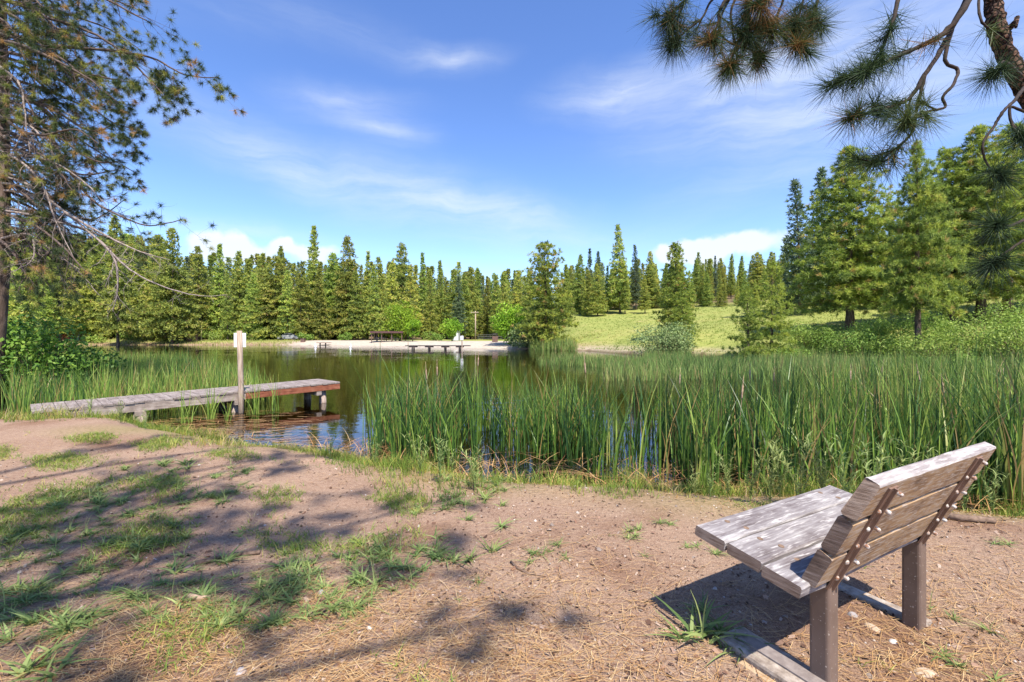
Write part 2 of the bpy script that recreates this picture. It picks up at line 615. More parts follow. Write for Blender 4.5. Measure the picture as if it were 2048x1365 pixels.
M['brown_paint'] = noisy('brown_paint', [(.3, (.10, .06, .05)), (.7, (.17, .10, .08))], (1, 1, 1), 3, 3, .7, 0)
M['dark_metal'] = noisy('dark_metal', [(.3, (.03, .028, .026)), (.7, (.07, .06, .055))], (1, 1, 1), 3, 3, .5, 0)
M['grey_metal'] = noisy('grey_metal', [(.3, (.20, .21, .215)), (.7, (.33, .33, .33))], (1, 1, 1), 3, 3, .5, 0)
M['white_paint'] = noisy('white_paint', [(.3, (.66, .66, .66)), (.7, (.80, .80, .79))], (1, 1, 1), 2, 3, .5, 0)
M['red_paint'] = noisy('red_paint', [(.3, (.28, .05, .035)), (.7, (.38, .08, .05))], (1, 1, 1), 2, 3, .5, 0)
M['glass_dark'] = noisy('glass_dark', [(.3, (.02, .025, .03)), (.7, (.04, .045, .05))], (1, 1, 1), 2, 2, .1, 0, spec=.6)
M['yellow_post'] = noisy('yellow_post', [(.3, (.40, .34, .14)), (.7, (.52, .46, .20))], (1, 1, 1), 2, 3, .6, 0)

# ------------------------------------------------------------------ terrain
WATER_Z = -0.35
shore = [(-14.5, 9.3)]
shore += [tuple(G(px, py, WATER_Z)[:2]) for px, py in ((170, 858), (310, 853), (420, 876), (500, 892), (610, 908), (700, 922), (800, 945), (900, 958), (1050, 968), (1250, 975), (1450, 1000), (1700, 1020), (2000, 1022))]
shore += [(7.5, 5.6), (12, 8.0), (18, 13), (24, 21), (25.0, 27), (21.5, 30.5)]
shore += [tuple(G(px, py, WATER_Z)[:2]) for px, py in ((1500, 717), (1385, 712), (1290, 712), (1180, 702.5), (1060, 699), (1000, 698), (900, 696), (800, 693.5), (640, 691), (540, 690.5), (400, 690.5), (200, 690.5))]
shore += [(-70, 66), (-45, 45), (-30, 30), (-20, 18)]
shore = np.array(shore, float)


def poly_sd(x, y):
    """signed distance to the shoreline, positive on land"""
    x = np.asarray(x, float)
    y = np.asarray(y, float)
    d = np.full(x.shape, 1e18)
    ins = np.zeros(x.shape, bool)
    n = len(shore)
    for i in range(n):
        ax, ay = shore[i]
        bx, by = shore[(i + 1) % n]
        ex, ey = bx - ax, by - ay
        t = np.clip(((x - ax) * ex + (y - ay) * ey) / (ex * ex + ey * ey), 0, 1)
        d = np.minimum(d, (x - ax - t * ex) ** 2 + (y - ay - t * ey) ** 2)
        c = (ay > y) != (by > y)
        ins ^= c & (x < ex * (y - ay) / (ey if abs(ey) > 1e-12 else 1e-12) + ax)
    d = np.sqrt(d)
    return np.where(ins, -d, d)


def sst(a, b, v):
    t = np.clip((v - a) / (b - a), 0, 1)
    return t * t * (3 - 2 * t)


def wob(x, y, s, seed):
    """cheap smooth noise, about -1..1"""
    r = np.random.default_rng(seed)
    o = 0
    for k in range(6):
        a = r.uniform(0, 6.28)
        f = s * r.uniform(.6, 1.7)
        o = o + np.sin((x * math.cos(a) + y * math.sin(a)) * f + r.uniform(0, 6.28))
    return o / 3.0


def terrain(x, y):
    x = np.asarray(x, float)
    y = np.asarray(y, float)
    sd = poly_sd(x, y) + .12 * wob(x, y, 2.5, 3) * sst(60, 10, np.hypot(x, y))
    D = np.hypot(x, y)
    near = sst(30, 14, D)
    bank = near * 1.15 + (1 - near) * 7.0
    top = near * 0.0 + (1 - near) * .35
    land = WATER_Z + (top - WATER_Z) * sst(0, 1, sd / bank) ** .8
    right = sst(4, 13, x) * sst(14, 26, y)
    land = land + right * .155 * np.clip(sd - .5, 0, 70)
    far = sst(110, 140, y) * (1 - .0 * right)
    hill = np.clip(y - 118, 0, 190) * .16 * sst(40, -90, x - (y - 120) * .25)
    land = np.maximum(land, land * (1 - right) + far * hill) + (1 - near) * .008 * np.clip(sd, 0, 60) * (1 - right)
    land = land + near * (.035 * wob(x, y, 1.1, 5) + .014 * wob(x, y, 3.6, 6)) * sst(.3, 1.6, sd)
    # low green mound on the far left bank
    land = land + .9 * np.exp(-(((x + 77) / 5.5) ** 2 + ((y - 95) / 3) ** 2))
    land = land + (1 - near) * .25 * wob(x, y, .12, 9) * sst(2, 20, sd) * right
    bed = WATER_Z - np.minimum(.95, np.maximum(-sd, 0) * .30)
    return np.where(sd > 0, land, bed)


def tz(x, y):
    return float(terrain(np.array([x]), np.array([y]))[0])


def build_ground():
    ang = np.concatenate([np.linspace(-62, 62, 330), np.linspace(64, 296, 90)])
    ang = np.radians(ang)
    rad = np.concatenate([[0.02], np.geomspace(.5, 20, 190), np.geomspace(20.6, 160, 130), np.geomspace(165, 6000, 34)])
    A, Rr = np.meshgrid(ang, rad)
    X = Rr * np.sin(A)
    Y = Rr * np.cos(A)
    Z = terrain(X, Y)
    V = np.stack([X, Y, Z], -1).reshape(-1, 3)
    nr, na = A.shape
    i = np.arange(nr - 1)[:, None] * na
    j = np.arange(na)[None, :]
    j2 = (j + 1) % na
    F = np.stack([i + j, i + na + j, i + na + j2, i + j2], -1).reshape(-1, 4)[:, ::-1]
    sd = poly_sd(X, Y)
    D = np.hypot(X, Y)
    right = sst(4, 13, X) * sst(14, 26, Y)
    sand = sst(-48, -38, X) * sst(2.5, -1.0, X) * sst(50, 56, Y) * sst(15, 11, sd + 2 * wob(X, Y, .25, 21))
    sand = np.maximum(sand, .45 * sst(3.5, 1.5, sd) * sst(5, 8, X) * sst(34, 40, Y) * sst(72, 60, Y))
    meadow = np.maximum(right, sst(20, 30, D) * sst(2, 5, sd)) * (1 - sand)
    forest = sst(98, 108, Y - .12 * X) * (1 - right)
    forest = np.maximum(forest, sst(40, 52, sd) * right)
    green = sst(1.35, .4, sd + .5 * wob(X, Y, 2.0, 33)) * sst(14, 9, D)
    me = np_mesh('ground', V, F, None, None, True)
    for nm, arr in (('sand', sand), ('meadow', meadow), ('forest', forest), ('bank', green), ('wet', sst(.25, -.15, sd))):
        a = me.attributes.new(nm, 'FLOAT', 'POINT')
        a.data.foreach_set('value', arr.astype(np.float32).ravel())
    m, nt, N, L = new_mat('ground_soil')
    out = N('ShaderNodeOutputMaterial')
    bs = N('ShaderNodeBsdfPrincipled')
    tc = N('ShaderNodeTexCoord')

    def noise(scale, detail=6, rough=.6):
        n = N('ShaderNodeTexNoise')
        n.inputs['Scale'].default_value = scale
        n.inputs['Detail'].default_value = detail
        n.inputs['Roughness'].default_value = rough
        L(tc.outputs['Object'], n.inputs['Vector'])
        return n.outputs[0]

    def mixc(f, a, b):
        mx = N('ShaderNodeMix')
        mx.data_type = 'RGBA'
        L(f, mx.inputs['Factor'])
        for v, k in ((a, 'A'), (b, 'B')):
            if isinstance(v, tuple):
                mx.inputs[k].default_value = (*v, 1)
            else:
                L(v, mx.inputs[k])
        return mx.outputs['Result']

    def attr(n):
        a = N('ShaderNodeAttribute')
        a.attribute_name = n
        return a.outputs['Fac']
    nb = noise(1.3, 5)
    nf = noise(26, 8, .7)
    ng = noise(150, 4, .7)
    r1 = ramp(N, [(.3, (.20, .11, .072)), (.5, (.30, .19, .128)), (.7, (.37, .26, .185))])
    L(nb, r1.inputs[0])
    r2 = ramp(N, [(.30, (.13, .066, .042)), (.5, (.30, .195, .135)), (.70, (.47, .355, .26))])
    L(nf, r2.inputs[0])
    r3 = ramp(N, [(.36, (.09, .048, .032)), (.5, (.28, .185, .135)), (.62, (.52, .41, .30))])
    L(ng, r3.inputs[0])
    v = N('ShaderNodeValue')
    v.outputs[0].default_value = .5
    v2 = N('ShaderNodeValue')
    v2.outputs[0].default_value = .42
    dirt = mixc(v2.outputs[0], mixc(v.outputs[0], r1.outputs[0], r2.outputs[0]), r3.outputs[0])
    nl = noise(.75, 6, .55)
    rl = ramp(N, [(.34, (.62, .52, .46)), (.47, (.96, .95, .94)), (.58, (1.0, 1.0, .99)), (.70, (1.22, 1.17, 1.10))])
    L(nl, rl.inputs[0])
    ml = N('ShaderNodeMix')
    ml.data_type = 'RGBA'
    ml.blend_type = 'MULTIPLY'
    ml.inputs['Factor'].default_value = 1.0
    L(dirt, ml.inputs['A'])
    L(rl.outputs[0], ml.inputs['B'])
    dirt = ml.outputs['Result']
    nm_ = noise(.22, 4)
    nm2 = noise(2.4, 5)
    rm = ramp(N, [(.3, (.15, .20, .04)), (.5, (.22, .26, .06)), (.62, (.28, .28, .08)), (.75, (.38, .30, .15))])
    L(nm_, rm.inputs[0])
    rm2 = ramp(N, [(.3, (.13, .17, .035)), (.7, (.37, .34, .12))])
    L(nm2, rm2.inputs[0])
    mead = mixc(v.outputs[0], rm.outputs[0], rm2.outputs[0])
    rs = ramp(N, [(.3, (.33, .27, .21)), (.7, (.48, .42, .345))])
    L(nm2, rs.inputs[0])
    rf = ramp(N, [(.3, (.10, .075, .045)), (.7, (.21, .155, .085))])
    L(nm2, rf.inputs[0])
    rb = ramp(N, [(.35, (.15, .15, .045)), (.55, (.27, .21, .10)), (.75, (.34, .22, .13))])
    L(nf, rb.inputs[0])
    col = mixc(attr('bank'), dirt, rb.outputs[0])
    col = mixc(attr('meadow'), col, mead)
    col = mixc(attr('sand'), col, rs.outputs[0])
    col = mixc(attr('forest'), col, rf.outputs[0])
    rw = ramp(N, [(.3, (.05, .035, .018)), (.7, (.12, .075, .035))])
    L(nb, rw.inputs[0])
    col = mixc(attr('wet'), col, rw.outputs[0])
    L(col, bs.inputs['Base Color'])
    bs.inputs['Roughness'].default_value = .95
    bs.inputs['Specular IOR Level'].default_value = .12
    ad = N('ShaderNodeMath')
    ad.operation = 'MULTIPLY_ADD'
    L(ng, ad.inputs[0])
    ad.inputs[1].default_value = .25
    L(nf, ad.inputs[2])
    bp = N('ShaderNodeBump')
    bp.inputs['Strength'].default_value = .9
    bp.inputs['Distance'].default_value = .022
    L(ad.outputs[0], bp.inputs['Height'])
    L(bp.outputs[0], bs.inputs['Normal'])
    L(bs.outputs[0], out.inputs['Surface'])
    me.materials.append(m)
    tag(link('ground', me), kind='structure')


def build_water():
    m, nt, N, L = new_mat('pond_surface')
    out = N('ShaderNodeOutputMaterial')
    tc = N('ShaderNodeTexCoord')
    mp = N('ShaderNodeMapping')
    mp.inputs['Scale'].default_value = (.75, 1.5, 1)
    L(tc.outputs['Object'], mp.inputs[0])
    n1 = N('ShaderNodeTexNoise')
    n1.inputs['Scale'].default_value = 2.2
    n1.inputs['Detail'].default_value = 3
    L(mp.outputs[0], n1.inputs['Vector'])
    n2 = N('ShaderNodeTexNoise')
    n2.inputs['Scale'].default_value = .16
    n2.inputs['Detail'].default_value = 2
    L(tc.outputs['Object'], n2.inputs['Vector'])
    mr = N('ShaderNodeMapRange')
    mr.inputs['From Min'].default_value = .4
    mr.inputs['From Max'].default_value = .68
    mr.inputs['To Min'].default_value = .12
    mr.inputs['To Max'].default_value = .5
    L(n2.outputs[0], mr.inputs['Value'])
    bp = N('ShaderNodeBump')
    bp.inputs['Distance'].default_value = .022
    L(mr.outputs[0], bp.inputs['Strength'])
    L(n1.outputs[0], bp.inputs['Height'])
    gl = N('ShaderNodeBsdfGlossy')
    gl.inputs['Roughness'].default_value = .015
    gl.inputs['Color'].default_value = (.95, .97, 1, 1)
    L(bp.outputs[0], gl.inputs['Normal'])
    tr = N('ShaderNodeBsdfTransparent')
    tr.inputs['Color'].default_value = (.36, .33, .17, 1)
    fr = N('ShaderNodeFresnel')
    fr.inputs['IOR'].default_value = 1.4
    L(bp.outputs[0], fr.inputs['Normal'])
    mx = N('ShaderNodeMixShader')
    L(fr.outputs[0], mx.inputs[0])
    L(tr.outputs[0], mx.inputs[1])
    L(gl.outputs[0], mx.inputs[2])
    L(mx.outputs[0], out.inputs['Surface'])
    # the sheet follows the shoreline, a metre beyond it under the bank
    n = 400
    xs = np.linspace(-95, 40, 130)
    ys = np.linspace(2, 100, 110)
    X, Y = np.meshgrid(xs, ys)
    V = np.stack([X, Y, np.full(X.shape, WATER_Z)], -1).reshape(-1, 3)
    na = X.shape[1]
    i = np.arange(X.shape[0] - 1)[:, None] * na
    j = np.arange(na - 1)[None, :]
    F = np.stack([i + j, i + j + 1, i + na + j + 1, i + na + j], -1).reshape(-1, 4)
    cen = V[F].mean(1)
    F = F[poly_sd(cen[:, 0], cen[:, 1]) < 1.6]
    used, inv = np.unique(F, return_inverse=True)
    me = np_mesh('water', V[used], inv.reshape(F.shape), m)
    tag(link('water', me), kind='structure')


build_ground()
build_water()

# ------------------------------------------------------------------ foliage generators
def norm(v):
    return v / np.maximum(np.linalg.norm(v, axis=-1, keepdims=True), 1e-9)


def sprays(cen, dirs, K, ln, wd, spread, r, tint_base, tint_var=.25, shape='leaf', up=0.0):
    """K slender leaf-like faces at each centre, fanned round its direction"""
    n = len(cen)
    c = np.repeat(cen, K, 0)
    d = np.repeat(dirs, K, 0) + r.normal(0, spread, (n * K, 3))
    d[:, 2] += up
    d = norm(d)
    l = ln * r.uniform(.6, 1.25, (n * K, 1))
    face = r.normal(0, .55, (n * K, 3)) + np.array([0, 0, .75])        # leaves hold their faces up and outwards
    face[:, :2] += norm(c[:, :2] + 1e-6) * .55
    side = norm(np.cross(d, face))
    w = wd * r.uniform(.7, 1.3, (n * K, 1))
    if shape == 'needle':
        V = np.stack([c - side * w * .5, c + side * w * .5, c + d * l], 1)
        F = np.arange(n * K * 3).reshape(-1, 3)
    else:
        mid = c + d * l * .45
        V = np.stack([c, mid + side * w * .5, c + d * l, mid - side * w * .5], 1)
        F = np.arange(n * K * 4).reshape(-1, 4)
    t = np.clip(np.repeat(tint_base, K) + r.normal(0, tint_var * .35, n * K), 0, 1)
    return V.reshape(-1, 3), F, t


def conifer(seed, H, zb, Rm, whorl, per, K, ln, wd, spread=.55, prof=.8, droop=.12, side=.33, step=.42, brown=.04, gaps=.12, rise=.75):
    """crown arrays and branch list of a conifer of height H: whorls of branches with needle sprays along them"""
    r = np.random.default_rng(seed)
    cen, dirs, tin, br = [], [], [], []
    z = zb * H
    ph = r.uniform(0, 6.28)
    lean = r.normal(0, .012, 2) * H
    lob = r.uniform(.75, 1.15, 12)
    while z < H * .985:
        t = max(0.0, (z / H - zb) / (1 - zb))
        env = Rm * (max(0.0, 1 - t) ** prof) * (.55 + .45 * min(1, (t + .04) / .16))
        env = env + .006 * H
        nb = max(3, int(per * (.6 + .6 * (1 - t)) + r.integers(-1, 2)))
        for k in range(nb):
            if r.random() < gaps and t < .9:
                continue
            a = ph + 6.283 * k / nb + r.normal(0, .25)
            Lb = env * r.uniform(.68, 1.12) * lob[int((a % 6.283) / 6.283 * 11.99)]
            sl = (-.28 + rise * 1.25 * t ** 1.2) + r.normal(0, .1)
            ns = max(2, int(Lb / step) + 1)
            s = (np.arange(ns) + r.uniform(.3, 1, ns)) / ns
            s = np.clip(s, .12, 1)
            rad = s * Lb
            zz = z + rad * sl - droop * rad ** 2 / max(Rm, .1) + droop * 1.2 * np.maximum(0, s - .75) * Lb
            x = np.cos(a) * rad
            y = np.sin(a) * rad
            base = np.stack([x, y, zz], 1)
            nsub = 1 + (s * Lb > .8 * step).astype(int) + (s * Lb > 2.2 * step).astype(int)
            idx = np.repeat(np.arange(ns), nsub)
            off = r.normal(0, 1, (len(idx), 1)) * side * (rad[idx] * .6 + .1)[:, None]
            pos = base[idx] + off * np.array([-np.sin(a), np.cos(a), 0]) + r.normal(0, .07 * step * 2, (len(idx), 3))
            d = np.tile(np.array([np.cos(a), np.sin(a), .45 + .5 * t]), (len(idx), 1)) + off * np.array([-np.sin(a), np.cos(a), 0]) * .8 / max(.3, Lb)
            cen.append(pos)
            dirs.append(norm(d))
            tt = np.clip(r.normal(.48, .2) + r.normal(0, .14, len(idx)), 0, .84)
            tt[r.random(len(idx)) < brown] = 1.0
            tin.append(tt)
            br.append((np.array([0, 0, z]), base[len(base) // 2], base[-1], Lb))
        z += whorl * H * (1.1 - .55 * t) * r.uniform(.7, 1.3)
        ph += 2.4
    cen = np.concatenate(cen)
    dirs = np.concatenate(dirs)
    tin = np.concatenate(tin)
    cen[:, 0] += lean[0] * (cen[:, 2] / H) ** 2
    cen[:, 1] += lean[1] * (cen[:, 2] / H) ** 2
    V, F, t = sprays(cen, dirs, K, ln, wd, spread, r, tin)
    return V, F, t, br, lean


def trunk_mesh(name, H, r0, br, lean, mat, every=1, nseg=9, sides=8, bmin=.0):
    mb = MB()
    pts = []
    rad = []
    for i in range(nseg + 1):
        t = i / nseg
        pts.append((lean[0] * t * t + .012 * H * math.sin(t * 7 + r0 * 50) * t * (1 - t), lean[1] * t * t, -.3 + (H * .97 + .3) * t))
        rad.append(r0 * (1 - t) ** .85 + .012 + (r0 * .35 * (1 - t / .06) if t < .06 else 0))
    mb.tube(pts, rad, sides)
    for q in br[::every]:
        a, m_, b, Lb = q
        if Lb < bmin:
            continue
        k = (a[2] / H) ** 2
        o = Vector((lean[0] * k, lean[1] * k, 0))
        rr = max(.012, r0 * .16 * (1 - a[2] / H) + .008)
        mb.tube([Vector(a) + o, Vector(m_) + o, Vector(b) + o], [rr, rr * .6, rr * .2], 4, cap=False)
    return mb.mesh(name, mat, True)


class Kind:
    """one kind of tree: shared trunk and crown meshes, placed many times"""

    def __init__(self, H, crown, trunk):
        self.H, self.crown, self.trunk = H, crown, trunk


def make_kind(seed, H, zb, Rm, whorl, per, K, ln, wd, mat, r0, bark='far_bark', every=4, sides=6, **kw):
    V, F, t, br, lean = conifer(seed, H, zb, Rm, whorl, per, K, ln, wd, **kw)
    return Kind(H, np_mesh('crown', V, F, M[mat], t), trunk_mesh('trunk', H, r0, br, lean, M[bark], every, sides=sides))


def plant(kind, name, x, y, H, label, cat, group=None, rz=None, wide=1.0):
    e = empty(name, (x, y, tz(x, y) - .05), random.uniform(0, 6.28) if rz is None else rz)
    s = H / kind.H
    e.scale = (s * wide, s * wide, s)
    tag(e, label, cat, group)
    link('trunk', kind.trunk, e)
    link('crown', kind.crown, e)
    return e


far_kinds = [make_kind(100 + i, 22, .04 + .05 * (i % 3), (3.2, 4.6, 3.8, 5.2, 2.9, 4.2, 3.5, 4.9)[i], .027, 8, 8, .55, .16, 'far_needles', .24, every=4,
                       prof=(1.0, .8, .9, .7, 1.1, .85, 1.0, .85)[i], spread=1.0, step=.62, droop=.08, brown=.02, gaps=.12 + .06 * (i % 3), rise=.38) for i in range(8)]
fir_kinds = [make_kind(200 + i, 22, .12, 2.4 + .3 * i, .024, 7, 9, .50, .13, 'fir_needles', .22, every=4,
                       prof=.85, spread=.9, step=.60, droop=.12, gaps=.14, rise=.4) for i in range(3)]
mid_kinds = [make_kind(300 + i, 16, (.17, .25, .23)[i], (5.6, 4.8, 5.4)[i], .026, 8, 34, .34, .041, 'pine_needles', .30, 'bark', 2, 10,
                       prof=(.88, .90, .80)[i], spread=1.1, step=.56, droop=.04, side=.36, gaps=.12, brown=.04, rise=.7) for i in range(3)]
wide_kinds = [make_kind(350 + i, 15, .08, (4.1, 3.4)[i], .032, 8, 20, .38, .075, 'pine_needles', .28, 'bark', 3, 8,
                        prof=(.5, .62)[i], spread=1.1, step=.62, droop=.04, side=.38, gaps=.18, brown=.06, rise=(.55, .9)[i]) for i in range(2)]
young_kinds = [make_kind(400 + i, 7, .16, 1.9, .045, 6, 26, .24, .030, 'young_needles', .10, 'bark', 1, 8,
                         prof=.75, spread=1.0, step=.36, droop=.02, side=.3, gaps=.15, brown=.0, rise=1.2) for i in range(2)]


def top_tree(kind, name, px, py, D, label, cat, group=None, wide=1.0):
    p = P(px, py, D)
    return plant(kind, name, p.x, p.y, max(2.0, p.z - tz(p.x, p.y)), label, cat, group, wide=wide)


FG = 'conifers of the dense forest beyond the pond'
FL = 'olive green conifer in the dense forest along the far side of the pond'
RG = 'conifers of the forest behind the meadow'
RL = 'dark conifer in the forest edge behind the grassy meadow'
placed = []
spots = [(628, 450, 102), (700, 470, 101), (760, 512, 108), (802, 485, 106), (845, 503, 110), (560, 492, 106), (438, 486, 100), (480, 500, 104), (525, 505, 101), (345, 455, 88),
         (600, 520, 98), (668, 505, 106), (735, 500, 112), (782, 520, 101), (880, 520, 110), (915, 522, 116), (955, 536, 112), (990, 545, 116), (400, 490, 98), (310, 500, 92), (275, 490, 96),
         (820, 530, 100), (860, 540, 103), (930, 545, 102), (640, 530, 99), (715, 540, 98), (575, 540, 97), (505, 545, 97), (455, 540, 96), (370, 530, 94), (1010, 548, 108), (1035, 540, 112), (975, 552, 104), (1060, 545, 104)]
for i, (px, py, D) in enumerate(spots):
    k = far_kinds[i % 8]
    o = top_tree(k, 'forest_conifer', px, py, D, FL, 'tree', FG, random.uniform(.85, 1.1))
    placed.append((o.location.x, o.location.y))
rspots = [(1180, 497, 98), (1160, 508, 96), (1197, 502, 102), (1300, 502, 96), (1272, 488, 92), (1395, 503, 98), (1430, 512, 94), (1462, 508, 96), (1500, 522, 90), (1415, 545, 84), (1475, 550, 80), (1380, 540, 90),
          (1215, 530, 92), (1330, 530, 90), (1250, 540, 86), (1290, 550, 84), (1170, 560, 88), (1560, 540, 72), (1590, 560, 66), (1140, 530, 100), (1450, 560, 78), (1510, 560, 70), (1350, 560, 82), (1530, 535, 74), (1405, 530, 86), (1360, 525, 90), (1440, 540, 80), (1490, 540, 76), (1555, 520, 70)]
for i, (px, py, D) in enumerate(rspots):
    k = fir_kinds[i % 3] if i < 9 and i % 2 == 0 else far_kinds[(i * 3) % 8]
    o = top_tree(k, 'forest_conifer', px, py, D, RL, 'tree', RG, random.uniform(.8, 1.05))
    placed.append((o.location.x, o.location.y))
# fill the forest behind, and the slope beyond it: the nearer ones are trees of their own, the farthest one far-off wood
fill = []


def fill_row(n, pick, gap):
    tries = got = 0
    while got < n and tries < 6000:
        tries += 1
        px, y = pick()
        x = (px - 1024) / FPX * y
        if any((x - a) ** 2 + (y - b) ** 2 < gap ** 2 for a, b in placed):
            continue
        placed.append((x, y))
        got += 1
        yield px, x, y


def pick_left():
    return random.uniform(-60, 1060), 98 + 95 * random.random() ** 1.5


def pick_right():
    px = random.uniform(1080, 2120) if random.random() < .4 else random.uniform(1120, 1640)
    return px, random.uniform(84, 140) - max(0, (px - 1350)) * .032


left_fill = sorted(fill_row(246, pick_left, 3.2), key=lambda q: q[2])
right_fill = sorted(fill_row(130, pick_right, 3.0), key=lambda q: q[2])
far_stuff = []
for k, (px, x, y) in enumerate(left_fill):
    top = 506 + 34 * max(0, min(1, (px - 500) / 550)) + 42 * random.random() ** 1.4 - (45 if px < 330 else 0)
    h = min(30, max(13, CAM_H + (Y0 - top) / FPX * y - tz(x, y)))
    if k < 128:
        plant(random.choice(far_kinds if random.random() < .82 else fir_kinds), 'forest_conifer', x, y, h, FL, 'tree', FG, wide=random.uniform(.85, 1.35))
    else:
        far_stuff.append((x, y, h))
for k, (px, x, y) in enumerate(right_fill):
    top = random.uniform(516, 560) - max(0, px - 1650) * .12
    h = min(26, max(9, CAM_H + (Y0 - top) / FPX * y - tz(x, y)))
    if k < 84:
        plant(random.choice(far_kinds), 'forest_conifer', x, y, h, RL, 'tree', RG, wide=random.uniform(.9, 1.3))
    else:
        far_stuff.append((x, y, h))


def far_wood():
    """the trees farthest back, read as one mass"""
    base = [conifer(500 + i, 22, .05, (3.4, 4.4, 3.8)[i], .040, 8, 6, .85, .26, prof=(1.0, .8, .9)[i], spread=1.0, step=.9, droop=.08, gaps=.15, brown=.02, rise=.38)[:3] for i in range(3)]
    parts = []
    for n, (x, y, h) in enumerate(far_stuff):
        V, F, t = base[n % 3]
        a = random.uniform(0, 6.28)
        k = h / 22
        w = k * random.uniform(.9, 1.2)
        Q = np.stack([(V[:, 0] * math.cos(a) - V[:, 1] * math.sin(a)) * w + x, (V[:, 0] * math.sin(a) + V[:, 1] * math.cos(a)) * w + y, V[:, 2] * k + tz(x, y)], 1)
        parts.append((Q, F, np.clip(t + random.uniform(-.12, .12), 0, 1)))
    V, F, t = cat_mesh(parts)
    tag(link('far_wood', np_mesh('far_wood', V, F, M['far_needles'], t)), 'the mass of conifers rising farthest back behind the forest edge', 'wood', kind='stuff')


far_wood()
# distinct trees
top_tree(far_kinds[2], 'tall_conifer', 1240, 446, 88, 'tallest dark conifer of the forest edge behind the meadow, right of the broad shore pine', 'tree', wide=.95)
top_tree(wide_kinds[0], 'broad_pine', 1092, 482, 58, 'broad bushy pine with a browned top on the far shore point', 'pine tree', wide=1.1)
top_tree(wide_kinds[1], 'shore_pine', 1352, 486, 46, 'slim pine rising behind the grey green willow bush on the right shore', 'pine tree', wide=1.15)
top_tree(young_kinds[0], 'small_pine', 1362, 596, 41, 'low dark young pine standing close behind the willow bush', 'pine tree', wide=1.7)
top_tree(fir_kinds[1], 'spiky_fir', 1600, 355, 53, 'narrow blue green fir on the left edge of the tall right hand pines', 'fir tree', wide=1.25)
top_tree(fir_kinds[2], 'spiky_fir', 1643, 334, 54, 'slightly taller blue green fir just behind the large bright pine', 'fir tree', wide=1.1)
top_tree(mid_kinds[0], 'large_pine', 1700, 294, 38, 'large bright green pine with a full crown and short bare trunk on the meadow', 'pine tree', wide=1.1)
top_tree(mid_kinds[1], 'leaning_pine', 1836, 284, 29, 'tall pine with a leaning bare lower trunk beside the bank shrubs', 'pine tree', wide=.72)
top_tree(mid_kinds[2], 'tall_pine', 1905, 296, 36, 'tall pine right of the leaning one, its trunk bare up to the crown', 'pine tree', wide=.95)
top_tree(mid_kinds[0], 'wide_pine', 1962, 252, 35, 'tallest of the right hand pines, its crown spreading near the picture edge', 'pine tree', wide=1.1)
top_tree(mid_kinds[1], 'edge_pine', 2015, 250, 37, 'dense pine at the right edge with a twin pointed top', 'pine tree', wide=1.1)
top_tree(mid_kinds[2], 'edge_pine', 2110, 270, 38, 'pine mostly beyond the right edge of the view', 'pine tree', wide=1.0)
for px, py, D in ((1780, 400, 50), (1870, 370, 52), (1945, 360, 48), (2030, 350, 50), (1740, 430, 57), (1660, 440, 60), (1575, 490, 60), (1820, 450, 56), (1900, 440, 58), (1620, 520, 66), (1985, 430, 56), (1710, 500, 64)):
    top_tree(wide_kinds[int(px) % 2], 'hill_pine', px, py, D, 'pine in the stand on the slope behind the tall right hand pines', 'pine tree', 'pines behind the right hand row', 1.15)
top_tree(young_kinds[0], 'young_pine', 1497, 572, 29, 'small light green young pine with a thin leaning trunk on the bank', 'pine tree', wide=1.0)
top_tree(young_kinds[1], 'young_pine', 1543, 525, 32, 'taller light green young pine right behind the smallest one', 'pine tree', wide=.95)
top_tree(far_kinds[5], 'bank_conifer', 236, 430, 84, 'dark conifer with a tall straight bare trunk on the far left bank', 'tree', wide=.85)
LG = 'trees crowding behind the left bush'
for px, py, D in ((40, 430, 62), (-60, 400, 52), (120, 470, 84), (190, 490, 93), (-130, 380, 48), (0, 470, 70), (90, 500, 80), (160, 500, 92)):
    top_tree(far_kinds[(px + 90) % 8], 'bank_conifer', px, py, D, 'shaded conifer behind the leafy bush at the left', 'tree', LG, 1.0)


# ------------------------------------------------------------------ broadleaf shrubs
def shrub_arrays(seed, rx, ry, rz, lobes, nleaf, ls, ragged=.35, base=.0, aspect=.55):
    r = np.random.default_rng(seed)
    lc = []
    while len(lc) < lobes:
        p = r.uniform(-1, 1, 3)
        if .25 < np.dot(p, p) < 1 and p[2] > -.9:
            lc.append(p)
    lc = np.array(lc) * np.array([rx, ry, rz / 2]) * .82 + np.array([0, 0, rz / 2 + base])
    lr = (rx + ry + rz / 2) / 3 * r.uniform(.22, .22 + ragged, lobes)
    which = r.choice(lobes, nleaf, p=lr ** 2 / (lr ** 2).sum())
    d = norm(r.normal(0, 1, (nleaf, 3)))
    pos = lc[which] + d * (lr[which] * r.uniform(.55, 1.1, nleaf) ** .7)[:, None]
    ok = pos[:, 2] > .02
    pos, d, which = pos[ok], d[ok], which[ok]
    n = len(pos)
    a = norm(np.cross(d + r.normal(0, .5, (n, 3)), r.normal(0, 1, (n, 3))))
    a[:, 2] -= .25
    a = norm(a)
    nrm = norm(d * .5 + np.array([0, 0, .7]) + r.normal(0, .45, (n, 3)))
    b = norm(np.cross(nrm, a))
    l = ls * r.uniform(.6, 1.3, (n, 1))
    V = np.stack([pos - a * l * .5, pos + b * l * aspect * .5, pos + a * l * .5, pos - b * l * aspect * .5], 1).reshape(-1, 3)
    F = np.arange(n * 4).reshape(-1, 4)
    t = np.clip(r.normal(.45, .16, lobes)[which] + r.normal(0, .16, n), 0, 1)
    return V, F, t, lc


